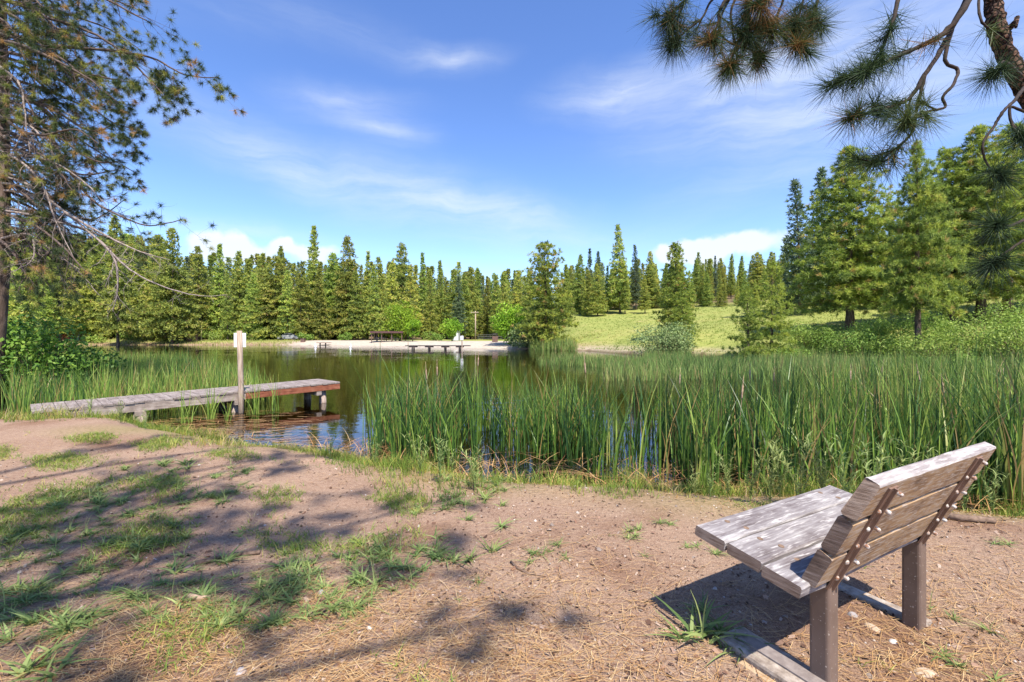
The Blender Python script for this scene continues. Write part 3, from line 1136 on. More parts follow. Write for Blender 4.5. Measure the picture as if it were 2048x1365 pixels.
def shrub(name, x, y, rx, ry, rz, lobes, nleaf, ls, mat, label, cat='shrub', group=None, seed=1, trunk=None, base=0.0, **kw):
    e = empty(name, (x, y, tz(x, y) - .03))
    tag(e, label, cat, group)
    V, F, t, lc = shrub_arrays(seed, rx, ry, rz, lobes, nleaf, ls, base=base, **kw)
    link('foliage' if not trunk else 'crown', np_mesh('foliage', V, F, M[mat], t), e)
    mb = MB()
    if trunk:
        mb.tube([(0, 0, -.2), (.05, 0, base * .6), (0, .03, base + rz * .35), (0, 0, base + rz * .75)], [trunk * 1.3, trunk, trunk * .75, trunk * .2], 8)
    for c in lc[:40]:
        s = Vector((0, 0, base if trunk else 0)) + Vector((random.uniform(-.15, .15) * rx, random.uniform(-.15, .15) * ry, 0))
        c = Vector(c)
        m_ = s.lerp(c, .55) + Vector((0, 0, .12 * rz))
        rr = max(.008, .012 * rz)
        mb.tube([s, m_, c], [rr, rr * .7, rr * .3], 4, cap=False)
    link('trunk' if trunk else 'stems', mb.mesh('stems', M['stem'], True), e)
    return e


def at(px, D):
    return (px - 1024) / FPX * D, D


x, y = at(72, 14.2)
shrub('leafy_bush', x, y, 2.6, 1.8, 2.85, 70, 8000, .135, 'bush_leaf', 'large bright green broad leaved bush at the left end of the reeds', seed=5, ragged=.12)
x, y = at(-95, 15.0)
shrub('leafy_bush', x, y, 2.3, 1.8, 3.5, 32, 5000, .16, 'bush_leaf', 'taller part shaded leafy bush at the left edge behind the bright one', seed=6, ragged=.15)
x, y = at(150, 17.5)
shrub('leafy_bush', x, y, 1.0, 1.0, 1.0, 14, 1300, .13, 'bush_leaf', 'low leafy bush to the right of the large bright bush', seed=7)
x, y = at(800, 84)
shrub('lime_tree', x, y, 3.4, 2.9, 6.3, 34, 4200, .38, 'lime_leaf', 'largest bright green leafy tree beside the picnic shelter', 'tree', seed=8, trunk=.16, base=.8)
x, y = at(825, 80)
shrub('lime_tree', x, y, 1.5, 1.4, 3.4, 16, 1500, .33, 'lime_leaf', 'small bright green tree at the right end of the picnic shelter', 'tree', seed=9, trunk=.09, base=.7)
x, y = at(904, 80)
shrub('lime_tree', x, y, 2.0, 1.9, 3.6, 18, 2100, .33, 'lime_leaf', 'rounded yellow green tree standing alone on the lawn behind the beach', 'tree', seed=10, trunk=.10, base=.8)
x, y = at(1020, 64)
shrub('lime_tree', x, y, 2.6, 2.4, 5.2, 24, 3000, .36, 'lime_leaf', 'yellow green leafy tree against the left side of the broad shore pine', 'tree', seed=11, trunk=.12, base=.5)
x, y = at(1058, 60)
shrub('willow_bush', x, y, 2.9, 2.2, 3.2, 26, 3000, .26, 'willow_leaf', 'pale willow bush at the waterline below the broad shore pine', seed=12)
x, y = at(865, 88)
shrub('low_shrub', x, y, 2.4, 1.4, 1.6, 14, 900, .3, 'bank_leaf', 'low spreading shrub between the two lawn trees', seed=13)
x, y = at(1328, 38.2)
shrub('willow_bush', x, y, 2.8, 2.2, 3.1, 40, 5200, .17, 'willow_leaf', 'rounded grey green willow bush at the water edge on the right shore', seed=14)
for i, (px, D, rx, rz, lab) in enumerate((
        (1700, 31, 2.0, 1.5, 'leafy bank shrub in front of the large pine trunk'),
        (1620, 34, 2.0, 1.5, 'shaded low shrub left of the large pine trunk'),
        (1785, 29, 1.3, .95, 'low pale shrub between the large pine and the leaning pine'),
        (1885, 26, 2.2, 1.45, 'bright leafy shrub right of the leaning pine trunk'),
        (1965, 26, 2.2, 1.85, 'tall bright shrub under the bare pine trunks at the right'),
        (2045, 23, 1.9, 1.7, 'bright shrub at the right picture edge'),
        (1935, 22, 1.5, .85, 'low shrub in front of the tall bright shrubs'),
        (1580, 31, 1.4, .95, 'small shrub beside the taller young pine'),
        (2130, 24, 2.2, 1.8, 'shrub beyond the right edge of the view'),
        (1835, 25, 1.2, .75, 'low shrub at the foot of the leaning pine'),
        (1655, 33, 1.8, 1.3, 'dark rounded shrub under the left boughs of the large pine'),
        (1540, 30, 1.3, .9, 'small shrub between the two young pines'),
        (1745, 33, 1.6, 1.1, 'shaded shrub right behind the large pine trunk'),
        (2010, 29, 2.2, 1.7, 'big shrub on the slope below the edge pines'),
        (1850, 31, 2.0, 1.3, 'spreading shrub behind the leaning pine trunk'))):
    x, y = at(px, D)
    shrub('bank_shrub', x, y, rx * 1.1, rx * .9, rz * 1.3, 34, 3600, .13, 'bank_leaf', lab, group='shrubs on the right bank', seed=30 + i)
for i, (px, D, rx, rz) in enumerate(((255, 92, 2.2, 1.8), (300, 96, 2, 1.5), (430, 95, 3, 2.4), (470, 98, 2.4, 2.2), (560, 98, 2.0, 1.9), (610, 94, 1.6, 1.5), (690, 95, 2.0, 1.6), (520, 96, 2.0, 2.6), (190, 88, 2, 1.5))):
    x, y = at(px, D)
    shrub('forest_shrub', x, y, rx, rx * .8, rz, 14, 700, .34, 'bank_leaf', 'low green shrub at the foot of the far forest', group='shrubs at the foot of the far forest', seed=50 + i)

# ------------------------------------------------------------------ near pines with real needles
class Pine:
    """limbs as tubes plus needle tufts at the shoots"""

    def __init__(self, seed):
        self.r = np.random.default_rng(seed)
        self.live, self.dead, self.tc, self.td, self.tt = MB(), MB(), [], [], []

    def tuft(self, p, d, tint=None):
        self.tc.append(np.array(p))
        self.td.append(np.array(d))
        if tint is None:
            tint = self.r.choice([.06, .2, .45, .74, .93], p=[.30, .28, .17, .19, .06])
        self.tt.append(tint)

    def twig(self, p, d, ln, rad, depth, dead, sag=.25, curl=.35, dens=1.0, tuft_p=1.0):
        r = self.r
        n = 4
        pts = [Vector(p)]
        d = Vector(d).normalized()
        for i in range(n):
            d = (d + Vector(r.normal(0, curl, 3)) * .45 + Vector((0, 0, -sag * .3 + (.25 * i / n if not dead else 0)))).normalized()
            pts.append(pts[-1] + d * ln / n)
        (self.dead if dead else self.live).tube(pts, [rad * (1 - .75 * i / n) for i in range(n + 1)], 5 if depth > 0 else 4, cap=False)
        if depth > 0:
            k = int(r.integers(3, 6) * dens)
            for j in range(k):
                s = r.uniform(.25, .98)
                q = pts[int(s * n)].lerp(pts[min(n, int(s * n) + 1)], (s * n) % 1)
                dd = (d + Vector(r.normal(0, .75, 3))).normalized()
                self.twig(q, dd, ln * r.uniform(.35, .6), rad * .55, depth - 1, dead, sag, curl, dens, tuft_p)
        if not dead and r.random() < tuft_p:
            self.tuft(pts[-1], d)
        return pts

    def limb(self, pts, r0, r1, dead=False, subs=8, sub_len=.8, depth=1, start=.2, sag=.25, dens=1.0, tuft_p=1.0, smooth=6):
        pts = [Vector(p) for p in pts]
        # Catmull-Rom through the given points
        q = []
        for i in range(len(pts) - 1):
            p0, p1, p2, p3 = pts[max(i - 1, 0)], pts[i], pts[i + 1], pts[min(i + 2, len(pts) - 1)]
            for k in range(smooth):
                t = k / smooth
                q.append(.5 * ((2 * p1) + (p2 - p0) * t + (2 * p0 - 5 * p1 + 4 * p2 - p3) * t * t + (3 * p1 - p0 - 3 * p2 + p3) * t ** 3))
        q.append(pts[-1])
        n = len(q)
        amp = r0 * .25
        rad = [(r0 + (r1 - r0) * i / (n - 1)) * self.r.uniform(.92, 1.08) for i in range(n)]
        q = [p + Vector(self.r.normal(0, amp, 3)) * (0 if i in (0, n - 1) else .5) for i, p in enumerate(q)]
        (self.dead if dead else self.live).tube(q, rad, 8 if r0 > .02 else 6, cap=True)
        for j in range(subs):
            s = start + (1 - start) * (j + self.r.uniform(0, 1)) / subs
            i = min(n - 2, int(s * (n - 1)))
            d = (q[i + 1] - q[i]).normalized()
            side = d.cross(Vector(self.r.normal(0, 1, 3))).normalized()
            dd = (d * .7 + side * .8 + Vector((0, 0, -.15))).normalized()
            self.twig(q[i], dd, sub_len * self.r.uniform(.5, 1.2) * (1.15 - .5 * s), max(.003, rad[i] * .35), depth, dead, sag, dens=dens, tuft_p=tuft_p)
        if not dead:
            self.tuft(q[-1], (q[-1] - q[-2]).normalized())
        return q

    def foliage_mesh(self, K, ln, wd, mat, spread=.75, back=.09):
        tc, td, tt = np.array(self.tc), np.array(self.td), np.array(self.tt)
        td = norm(td)
        r = self.r
        n = len(tc)
        c = np.repeat(tc, K, 0)
        d = np.repeat(td, K, 0)
        s = r.uniform(-back, .02, (n * K, 1))
        c = c + d * s + r.normal(0, .004, (n * K, 3))
        out = norm(d * r.uniform(.15, .9, (n * K, 1)) + r.normal(0, spread * .7, (n * K, 3)))
        out[:, 2] -= .12
        l = ln * r.uniform(.7, 1.15, (n * K, 1))
        side = norm(np.cross(out, r.normal(0, 1, (n * K, 3))))
        w = wd * r.uniform(.8, 1.2, (n * K, 1))
        V = np.stack([c - side * w * .5, c + side * w * .5, c + out * l], 1).reshape(-1, 3)
        F = np.arange(n * K * 3).reshape(-1, 3)
        t = np.clip(np.repeat(tt, K) + r.normal(0, .05, n * K), 0, 1)
        return np_mesh('needles', V, F, M[mat], t)


def left_pine():
    base = P(-14, 672, 13)
    gx, gy = base.x, base.y
    e = empty('old_pine', (gx, gy, tz(gx, gy) - .1))
    tag(e, 'old pine at the left edge with drooping needle branches and bare grey lower limbs', 'pine tree')
    p = Pine(21)

    def Q(px, py, D):
        return P(px, py, D) - e.location
    T = MB()
    tz0 = [(0, 0, -.2), (.02, 0, 1.6), (.2, 0, 4), (.25, 0, 6.5), (.15, .1, 9), (.1, .1, 13), (0, 0, 17)]
    T.tube(tz0, [.30, .22, .20, .18, .15, .10, .03], 12)
    # living limbs: from the trunk out to the right, sagging
    live = [
        [(-10, 190, 13), (75, 235, 12.8), (135, 335, 12.5), (185, 400, 12.3), (240, 432, 12.2), (300, 452, 12.1), (362, 440, 12.0)],
        [(-10, 60, 13), (100, 90, 12.6), (200, 100, 12.3), (300, 115, 12.1), (370, 150, 12), (436, 156, 12)],
        [(-10, 20, 13), (110, 40, 12.5), (210, 80, 12.2), (290, 150, 12), (330, 195, 12)],
        [(-10, -60, 13), (90, -40, 12.4), (190, -10, 12), (270, 30, 11.8), (300, 45, 11.7)],
        [(-10, 110, 13), (80, 140, 12.8), (150, 180, 12.6), (215, 240, 12.4), (290, 265, 12.3)],
        [(-10, 150, 13), (60, 200, 13.4), (120, 250, 13.6), (190, 300, 13.6), (270, 345, 13.5)],
        [(-10, 250, 13), (60, 290, 12.7), (110, 330, 12.5), (170, 350, 12.4), (235, 340, 12.3)],
        [(-10, 300, 13), (50, 350, 13.2), (110, 400, 13.3), (180, 440, 13.2), (250, 400, 13.1)],
        [(-10, -120, 13), (100, -110, 12.5), (180, -60, 12.2), (250, -20, 12)],
        [(-10, 0, 13), (60, 10, 13.6), (140, 30, 14), (220, 60, 14.2), (280, 100, 14.2)],
        [(-10, 330, 13), (60, 400, 12.7), (130, 445, 12.5), (200, 470, 12.4), (260, 490, 12.3)],
        [(-10, 220, 13), (40, 260, 12.2), (90, 270, 11.9), (150, 260, 11.7), (200, 290, 11.6)],
        [(-10, 80, 13), (40, 90, 12), (110, 120, 11.6), (180, 160, 11.4), (240, 210, 11.4)],
    ]
    for k in range(38):
        y0 = -140 + 17 * k
        x1 = 60 + (220 if k < 24 else 120) * p.r.random()
        dp = 13 + p.r.uniform(-1.2, 1.6)
        live.append([(-12, y0, 13), (x1 * .4, y0 + 30, (13 + dp) / 2), (x1 * .75, y0 + 55 + 30 * p.r.random(), dp), (x1, y0 + 60 + 70 * p.r.random(), dp)])
    for i, l in enumerate(live):
        p.limb([Q(*a) for a in l], .05, .010, False, 14, 1.05, 2 if i in (1, 2, 4) else 1, .12, .4, 1.0, .62)
    dead = [
        [(-5, 350, 13), (60, 372, 12.6), (130, 425, 12.2), (200, 483, 11.9), (260, 540, 11.7), (330, 575, 11.6), (400, 592, 11.5), (455, 590, 11.5)],
        [(-5, 365, 13), (40, 372, 12.7), (90, 380, 12.5), (150, 380, 12.3)],
        [(-5, 420, 13), (60, 430, 12.6), (120, 445, 12.4), (190, 462, 12.2)],
        [(-5, 440, 13), (50, 470, 12.8), (100, 500, 12.6), (160, 540, 12.5)],
        [(-5, 480, 13), (60, 470, 12.4), (65, 520, 12.2), (20, 545, 12)],
        [(-5, 300, 13), (50, 330, 12.4), (90, 380, 12.2), (110, 440, 12.1), (150, 520, 12)],
        [(-5, 130, 13), (40, 170, 12.4), (50, 230, 12.2), (60, 310, 12.1)],
        [(200, 483, 11.9), (230, 520, 11.8), (235, 580, 11.8), (225, 625, 11.8)],
        [(130, 425, 12.2), (190, 460, 11.9), (270, 500, 11.8), (340, 520, 11.7)],
    ]
    for k in range(9):
        y0 = 200 + 36 * k
        x1 = 70 + 160 * p.r.random()
        dp = 13 + p.r.uniform(-1.5, 1)
        dead.append([(-8, y0, 13), (x1 * .4, y0 + 10, (13 + dp) / 2), (x1 * .75, y0 + 50, dp), (x1, y0 + 80 + 60 * p.r.random(), dp)])
    for l in dead:
        p.limb([Q(*a) for a in l], .04, .006, True, 15, .8, 1, .15, .2, 1.0)
    link('trunk', T.mesh('trunk', M['bark'], True), e)
    link('branches', p.live.mesh('branches', M['twig'], True), e)
    link('dead_branches', p.dead.mesh('dead_branches', M['dead_twig'], True), e)
    link('needles', p.foliage_mesh(64, .165, .0085, 'near_needles', 1.0, .05), e)


left_pine()


def right_pine():
    """the pine standing just right of the view: its limbs hang into the top right corner"""
    gx, gy = 6.6, 1.7
    e = empty('overhanging_pine', (gx, gy, tz(gx, gy) - .1))
    tag(e, 'nearest pine, its rough limb and long needled branches hanging in at the top right corner', 'pine tree')
    p = Pine(33)

    def Q(px, py, D):
        return P(px, py, D) - e.location
    T = MB()
    T.tube([(0, 0, -.2), (.05, 0, 1.5), (0, .05, 4), (-.1, 0, 8), (0, 0, 13), (.1, 0, 17)], [.36, .29, .26, .2, .12, .03], 14)
    B = MB()
    big = [Vector((-.1, .1, 2.0)), Vector((-1.4, .7, 2.35)), Q(2200, 330, 3.2), Q(2110, 255, 3.2), Q(2052, 178, 3.2), Q(2014, 112, 3.2), Q(1994, 55, 3.2), Q(1986, 0, 3.2), Q(1970, -110, 3.15), Q(1930, -240, 3.1), Q(1840, -380, 3.1), Q(1700, -480, 3.2)]
    rr = [.09, .08, .072, .066, .061, .058, .055, .052, .045, .04, .035, .03]
    q, ra = [], []
    for i in range(len(big) - 1):
        p0, p1, p2, p3 = big[max(i - 1, 0)], big[i], big[i + 1], big[min(i + 2, len(big) - 1)]
        for k in range(8):
            t = k / 8
            q.append(.5 * ((2 * p1) + (p2 - p0) * t + (2 * p0 - 5 * p1 + 4 * p2 - p3) * t * t + (3 * p1 - p0 - 3 * p2 + p3) * t ** 3))
            ra.append((rr[i] * (1 - t) + rr[i + 1] * t) * random.uniform(.93, 1.08))
    B.tube(q, [a_ * random.uniform(.9, 1.1) * .92 for a_ in ra], 16)
    B.v = [v + Vector(p.r.normal(0, .0035, 3)) for v in B.v]
    B.tube([Q(2008, 66, 3.2), Q(2028, 48, 3.17), Q(2034, 36, 3.15), Q(2032, 55, 3.1)], [.026, .02, .015, .008], 8)

    def l(pts, r0, r1, tips=1, tint=None):
        v = [Q(*a) for a in pts]
        qq = p.limb(v, r0, r1, False, 0, smooth=6)
        return qq

    def along(qq, n, s0, tint=None, out=.5):
        for j in range(n):
            s = s0 + (1 - s0) * (j + p.r.uniform(0, 1)) / n
            i = min(len(qq) - 2, int(s * (len(qq) - 1)))
            d = (qq[i + 1] - qq[i]).normalized()
            side = Vector(p.r.normal(0, 1, 3)).normalized()
            dd = (d + side * out).normalized()
            tip = qq[i] + dd * p.r.uniform(.03, .12)
            p.live.tube([qq[i], tip], [.006, .004], 5, cap=False)
            p.tuft(tip, dd, tint if tint is not None else p.r.choice([.15, .4, .55, .93], p=[.4, .35, .15, .1]))
            if s > .8:
                p.tuft(tip, (dd + Vector(p.r.normal(0, .4, 3))).normalized(), p.tt[-1])
        for k_ in range(2):
            p.tuft(qq[-1], ((qq[-1] - qq[-2]).normalized() + Vector(p.r.normal(0, .35, 3))).normalized(), p.r.choice([.2, .45, .62]) if tint is None else tint)

    # branches hanging from above, right part
    D = 2.7
    b1 = l([(1990, -190, 3.1), (1960, -70, 2.95), (1935, 5, D), (1890, 65, D), (1835, 95, D), (1780, 120, D), (1725, 145, D), (1700, 155, D)], .022, .007)
    along(b1, 9, .42)
    b2 = l([(1960, -60, 2.95), (1905, 55, 2.8), (1885, 95, 2.75), (1850, 150, 2.7), (1820, 195, 2.7), (1780, 215, 2.7), (1700, 235, 2.65)], .018, .006)
    along(b2, 8, .62)
    b3 = l([(1820, -60, 2.8), (1796, 0, 2.75), (1785, 45, 2.7), (1765, 95, 2.7), (1745, 130, 2.65)], .014, .006)
    along(b3, 7, .35)
    b4 = l([(1905, 55, 2.8), (1890, 120, 2.75), (1915, 140, 2.75), (1905, 170, 2.7), (1885, 195, 2.7), (1890, 215, 2.7), (1850, 225, 2.7), (1815, 245, 2.65)], .011, .006)
    along(b4, 4, .8, .75)
    b5 = l([(1850, 150, 2.7), (1835, 210, 2.7), (1825, 262, 2.7), (1800, 292, 2.7), (1775, 320, 2.7), (1745, 326, 2.7)], .010, .005)
    along(b5, 6, .45)
    b6 = l([(1990, -60, 3.1), (1960, -10, 3.0), (1962, 40, 2.9), (1982, 60, 2.9)], .010, .006)
    b7 = l([(2040, 150, 3.1), (2010, 125, 2.9), (1995, 140, 2.85), (1985, 147, 2.8)], .012, .006)
    along(b7, 3, .7, .3)
    b8 = l([(2048, 175, 3.1), (2030, 200, 2.9), (2005, 225, 2.85), (1990, 250, 2.85), (1965, 290, 2.8), (1975, 330, 2.8), (1990, 345, 2.75)], .011, .005)
    along(b8, 2, .92, .3)
    b9 = l([(2090, 200, 3.0), (2060, 225, 2.8), (2020, 215, 2.8), (2030, 262, 2.75), (2044, 270, 2.7)], .010, .006)
    along(b9, 4, .7, .3)
    b10 = l([(2190, 380, 3.0), (2110, 420, 2.7), (2050, 440, 2.6), (2020, 452, 2.55), (1995, 452, 2.5)], .013, .006)
    along(b10, 2, .8, .3)
    b11 = l([(2190, 420, 3.0), (2110, 520, 2.7), (2060, 480, 2.6), (2020, 500, 2.55), (1985, 525, 2.5)], .012, .005)
    along(b11, 2, .8, .25)
    # the browned cluster hanging left of them
    E2 = 3.3
    c0 = l([(1840, -380, 3.1), (1700, -300, 3.2), (1560, -140, 3.25), (1480, -40, E2), (1440, 20, E2)], .026, .012)
    for pts, tints in (
            ([(1480, -40, E2), (1425, 0, E2), (1405, 35, E2), (1375, 60, E2), (1350, 80, 3.25)], .3),
            ([(1480, -40, E2), (1400, -20, 3.2), (1360, 10, 3.2), (1335, 35, 3.2)], .25),
            ([(1560, -140, 3.25), (1450, 0, E2), (1435, 50, E2), (1420, 80, E2)], .85),
            ([(1560, -140, 3.25), (1470, 0, E2), (1465, 60, E2), (1475, 110, E2), (1462, 135, E2)], .6),
            ([(1560, -140, 3.25), (1500, 0, E2), (1500, 45, E2), (1490, 70, E2)], .95),
            ([(1600, -120, 3.25), (1530, 0, E2), (1525, 40, E2), (1540, 60, E2)], .95),
            ([(1600, -120, 3.25), (1570, -10, E2), (1555, 40, E2), (1575, 85, E2), (1600, 95, 3.25)], .9),
            ([(1640, -120, 3.25), (1610, -10, E2), (1600, 25, E2), (1590, 50, E2)], .9),
            ([(1640, -120, 3.25), (1640, -20, 3.3), (1632, 15, 3.3), (1625, 40, 3.3)], .8),
            ([(1640, -120, 3.25), (1570, -30, 3.2), (1540, -5, 3.2), (1510, 10, 3.2)], .95),
            ([(1480, -40, E2), (1440, 40, 3.35), (1450, 80, 3.35), (1500, 100, 3.35), (1520, 110, 3.35)], .5)):
        qq = l(pts, .010, .005)
        along(qq, 6, .45, None, .8)
        for i_ in range(4):
            d = Vector(p.r.normal(0, 1, 3)).normalized()
            p.tuft(qq[-1 - i_] + d * .05, (d + Vector((0, 0, -.3))).normalized(), min(1, max(0, tints + p.r.normal(0, .12))))
    # upper crown, above the view
    for i in range(16):
        a = random.uniform(0, 6.28)
        z = 5.5 + i * .62
        Lb = 3.3 - .14 * i
        if math.cos(a) < -.3 and z < 8:
            a += math.pi
        p.limb([(0, 0, z), (math.cos(a) * Lb * .5, math.sin(a) * Lb * .5, z + .2), (math.cos(a) * Lb, math.sin(a) * Lb, z)], .05, .01, False, 9, .8, 1, .3)
    link('trunk', T.mesh('trunk', M['near_bark'], True), e)
    link('limb', B.mesh('limb', M['near_bark'], True), e)
    link('branches', p.live.mesh('branches', M['near_twig'], True), e)
    link('needles', p.foliage_mesh(60, .19, .0034, 'dark_needles', .9, .05), e)


right_pine()


def shade_pine():
    """stands behind the photographer; its boughs throw the dappled shade on the left foreground"""
    gx, gy = -1.75, -3.55
    e = empty('shade_pine', (gx, gy, tz(gx, gy) - .1))
    tag(e, 'pine behind the viewer whose boughs shade the ground at the left', 'pine tree')
    p = Pine(44)
    T = MB()
    T.tube([(0, 0, -.2), (.05, 0, 2), (0, .05, 5), (0, 0, 9), (0, 0, 14)], [.34, .27, .23, .15, .03], 12)
    for i in range(23):
        z = 4.2 + i * .38
        a = R(50) + random.uniform(-.8, .7) if i % 3 != 2 else random.uniform(0, 6.28)
        Lb = (4.5 - .04 * i) * random.uniform(.75, 1.05)
        p.limb([(0, 0, z), (math.cos(a) * Lb * .5, math.sin(a) * Lb * .5, z + .25), (math.cos(a) * Lb, math.sin(a) * Lb, z - .1)], .05, .012, False, 10, .8, 1, .3, dens=.6, tuft_p=.62)
    link('trunk', T.mesh('trunk', M['bark'], True), e)
    link('branches', p.live.mesh('branches', M['twig'], True), e)
    link('needles', p.foliage_mesh(46, .22, .013, 'near_needles', .8, .14), e)


shade_pine()


# ------------------------------------------------------------------ blades: reeds, grasses, weeds
def blades(base, h, w, lean, az, r, nseg=4, curve=2.0, twist=None):
    """curved tapering blades; returns V, F(quads)"""
    n = len(base)
    s = np.linspace(0, 1, nseg + 1)
    ld = np.stack([np.cos(az), np.sin(az), np.zeros(n)], 1)
    fa = r.uniform(0, 6.283, n) if twist is None else twist
    sd = np.stack([np.cos(fa), np.sin(fa), np.zeros(n)], 1)
    V = np.empty((n, nseg + 1, 2, 3))
    for i, t in enumerate(s):
        c = base + np.array([0, 0, 1.0]) * (h * (t - .28 * lean * t ** 2))[:, None] + ld * (h * lean * t ** curve)[:, None]
        ww = w * (1 - t ** 2.2) * (.55 + .45 * min(1, t * 4)) + .0006
        V[:, i, 0] = c - sd * ww[:, None] * .5
        V[:, i, 1] = c + sd * ww[:, None] * .5
    V = V.reshape(-1, 3)
    k = (nseg + 1) * 2
    o = np.arange(n)[:, None, None] * k
    q = np.array([[2 * i, 2 * i + 1, 2 * i + 3, 2 * i + 2] for i in range(nseg)])[None]
    F = (o + q).reshape(-1, 4)
    return V, F, nseg


def scatter(n, x0, x1, y0, y1, r, test):
    out = []
    tot = 0
    while tot < n:
        x = r.uniform(x0, x1, n * 2)
        y = r.uniform(y0, y1, n * 2)
        ok = test(x, y, poly_sd(x, y), r)
        out.append(np.stack([x[ok], y[ok]], 1))
        tot += ok.sum()
        if len(out) > 60:
            break
    return np.concatenate(out)[:n]


def shoots(xy, r, per, h0, h1, w, tints, spread=.05, lean0=.05, lean1=.35, nseg=4):
    """cattail shoots: several blades from each root"""
    n = len(xy)
    z = np.maximum(terrain(xy[:, 0], xy[:, 1]), WATER_Z - .25)
    b = np.repeat(np.column_stack([xy, z]), per, 0)
    m = len(b)
    b[:, :2] += r.normal(0, spread, (m, 2))
    hr = np.repeat(r.uniform(h0, h1, n) * (1 + .10 * sst(1500, 1900, 1024 + FPX * xy[:, 0] / xy[:, 1]) * (xy[:, 1] < 15)) * np.where(r.random(n) < .08, 1.22, 1.0), per) * r.uniform(.7, 1.08, m)
    lean = r.uniform(lean0, lean1, m) ** 1.3
    V, F, ns = blades(b, hr, w * r.uniform(.7, 1.25, m), lean, r.uniform(0, 6.283, m), r, nseg, 2.2)
    t = np.repeat(np.clip(np.repeat(tints(xy, r), per) + r.normal(0, .16, m), 0, .90), ns)
    deadm = np.repeat(r.random(m) < .08, ns)
    t[deadm] = r.uniform(.94, 1, deadm.sum())
    return V, F, t


def reed_beds():
    r = np.random.default_rng(5)

    # the tall bed in front
    def t_near(x, y, sd, r):
        px = 1024 + FPX * x / y
        left = 745 + 40 * (wob(x, y, 1.5, 61))
        inner = -(4.0 + .35 * wob(x, y, 1.2, 62)) - np.clip((px - 1500) / 500, 0, 1) * 1.2
        gap = wob(x, y, 2.3, 64) + .35 * wob(x, y, 6, 66)
        dens = np.clip(.56 + .75 * gap + sst(1300, 1600, px) * .7 - .28 * sst(1000, 1080, px) * sst(1320, 1200, px), .14, 1)
        return (px > left) & (sd < .12) & (sd > inner) & (y < 16) & (y > 3.5) & (r.random(len(x)) < dens)
    xy = scatter(2800, -2.6, 13, 4, 14, r, t_near)
    A = shoots(xy, r, 6, .80, 1.52, .019, lambda p, r: np.clip(.33 + .2 * wob(p[:, 0], p[:, 1], 1.6, 71) + .22 * sst(1250, 1700, 1024 + FPX * p[:, 0] / p[:, 1]) + r.normal(0, .16, len(p)), 0, .85), .045, .02, .52, 5)
    V, F, t = A
    o = link('cattail_reeds', np_mesh('cattail_reeds', V, F, M['reed'], t))
    tag(o, 'tall dark green cattail reeds standing in the water behind the bench', 'reeds', kind='stuff')
    # brown seed heads on stalks
    hb = MB()
    hx = scatter(16, -1.5, 9, 4.6, 8.5, r, t_near)
    for x, y in hx:
        h = r.uniform(.85, 1.15)
        top = Vector((x + r.normal(0, .1), y + r.normal(0, .1), WATER_Z + h))
        b = Vector((x, y, WATER_Z - .1))
        hb.tube([b, b.lerp(top, .5), top], [.005, .004, .004], 5)
        d = (top - b).normalized()
        hb.tube([top, top + d * .02, top + d * .15, top + d * .17, top + d * .28], [.004, .011, .011, .003, .002], 7, mi=1)
    tag(link('cattail_heads', hb.mesh('cattail_heads', [M['stem'], M['pale_stick']], True)), 'brown cattail heads on stalks among the tall reeds', 'reeds', kind='stuff')

    # the bed behind the dock, left
    def t_left(x, y, sd, r):
        px = 1024 + FPX * x / y
        dx, dy = x + 4.35, y - 11.5
        side = -.77 * dx + .64 * dy            # beyond the dock's back edge
        return (side > 1.3) & (px > 20) & (px < 545 - 12 * (y - 12) + 25 * wob(x, y, 1.1, 81)) & (sd < .5) & (y < 27)
    xy = scatter(3100, -26, -4, 8.5, 27, r, t_left)
    V, F, t = shoots(xy, r, 5, .75, 1.28, .020, lambda p, r: np.clip(.62 + .2 * wob(p[:, 0], p[:, 1], .9, 72) + r.normal(0, .16, len(p)), 0, .9), .07, .03, .4, 4)
    tag(link('marsh_reeds', np_mesh('marsh_reeds', V, F, M['reed'], t)), 'bright green reed bed filling the water behind the wooden dock', 'reeds', kind='stuff')

    # the bed along the right shore
    def t_right(x, y, sd, r):
        px = 1024 + FPX * x / y
        lim = 1080 + 140 * sst(26, 24, y)
        return (px > lim + 60 * wob(x, y, .5, 91)) & (px < 2150) & (sd < .8) & (y > 17.5 + 1.3 * wob(x, y, .45, 92)) & (y < 40) & ~((px > 1380) & (px < 1480) & (y > 30)) & ~((px < 1290) & (y > 30))
    xy = scatter(5200, 1, 30, 15, 40, r, t_right)
    V, F, t = shoots(xy, r, 4, .55, 1.05, .034, lambda p, r: np.clip(.48 + .2 * wob(p[:, 0], p[:, 1], .5, 73) + r.normal(0, .16, len(p)), 0, 1), .16, .03, .45, 3)
    tag(link('shore_reeds', np_mesh('shore_reeds', V, F, M['far_reed'], t)), 'lighter reeds and sedge along the right hand shore', 'reeds', kind='stuff')

    # tall sedge at the shore point under the broad pine
    def t_pt(x, y, sd, r):
        px = 1024 + FPX * x / y
        return (px > 1060) & (px < 1150) & (sd < 1.5) & (sd > -1.2) & (y > 50) & (y < 64)
    xy = scatter(350, 2, 10, 50, 64, r, t_pt)
    V, F, t = shoots(xy, r, 5, .9, 1.7, .06, lambda p, r: np.clip(r.normal(.6, .14, len(p)), 0, .85), .2, .03, .4, 3)
    tag(link('point_reeds', np_mesh('point_reeds', V, F, M['far_reed'], t)), 'light green reeds on the far shore point', 'reeds', kind='stuff')


reed_beds()


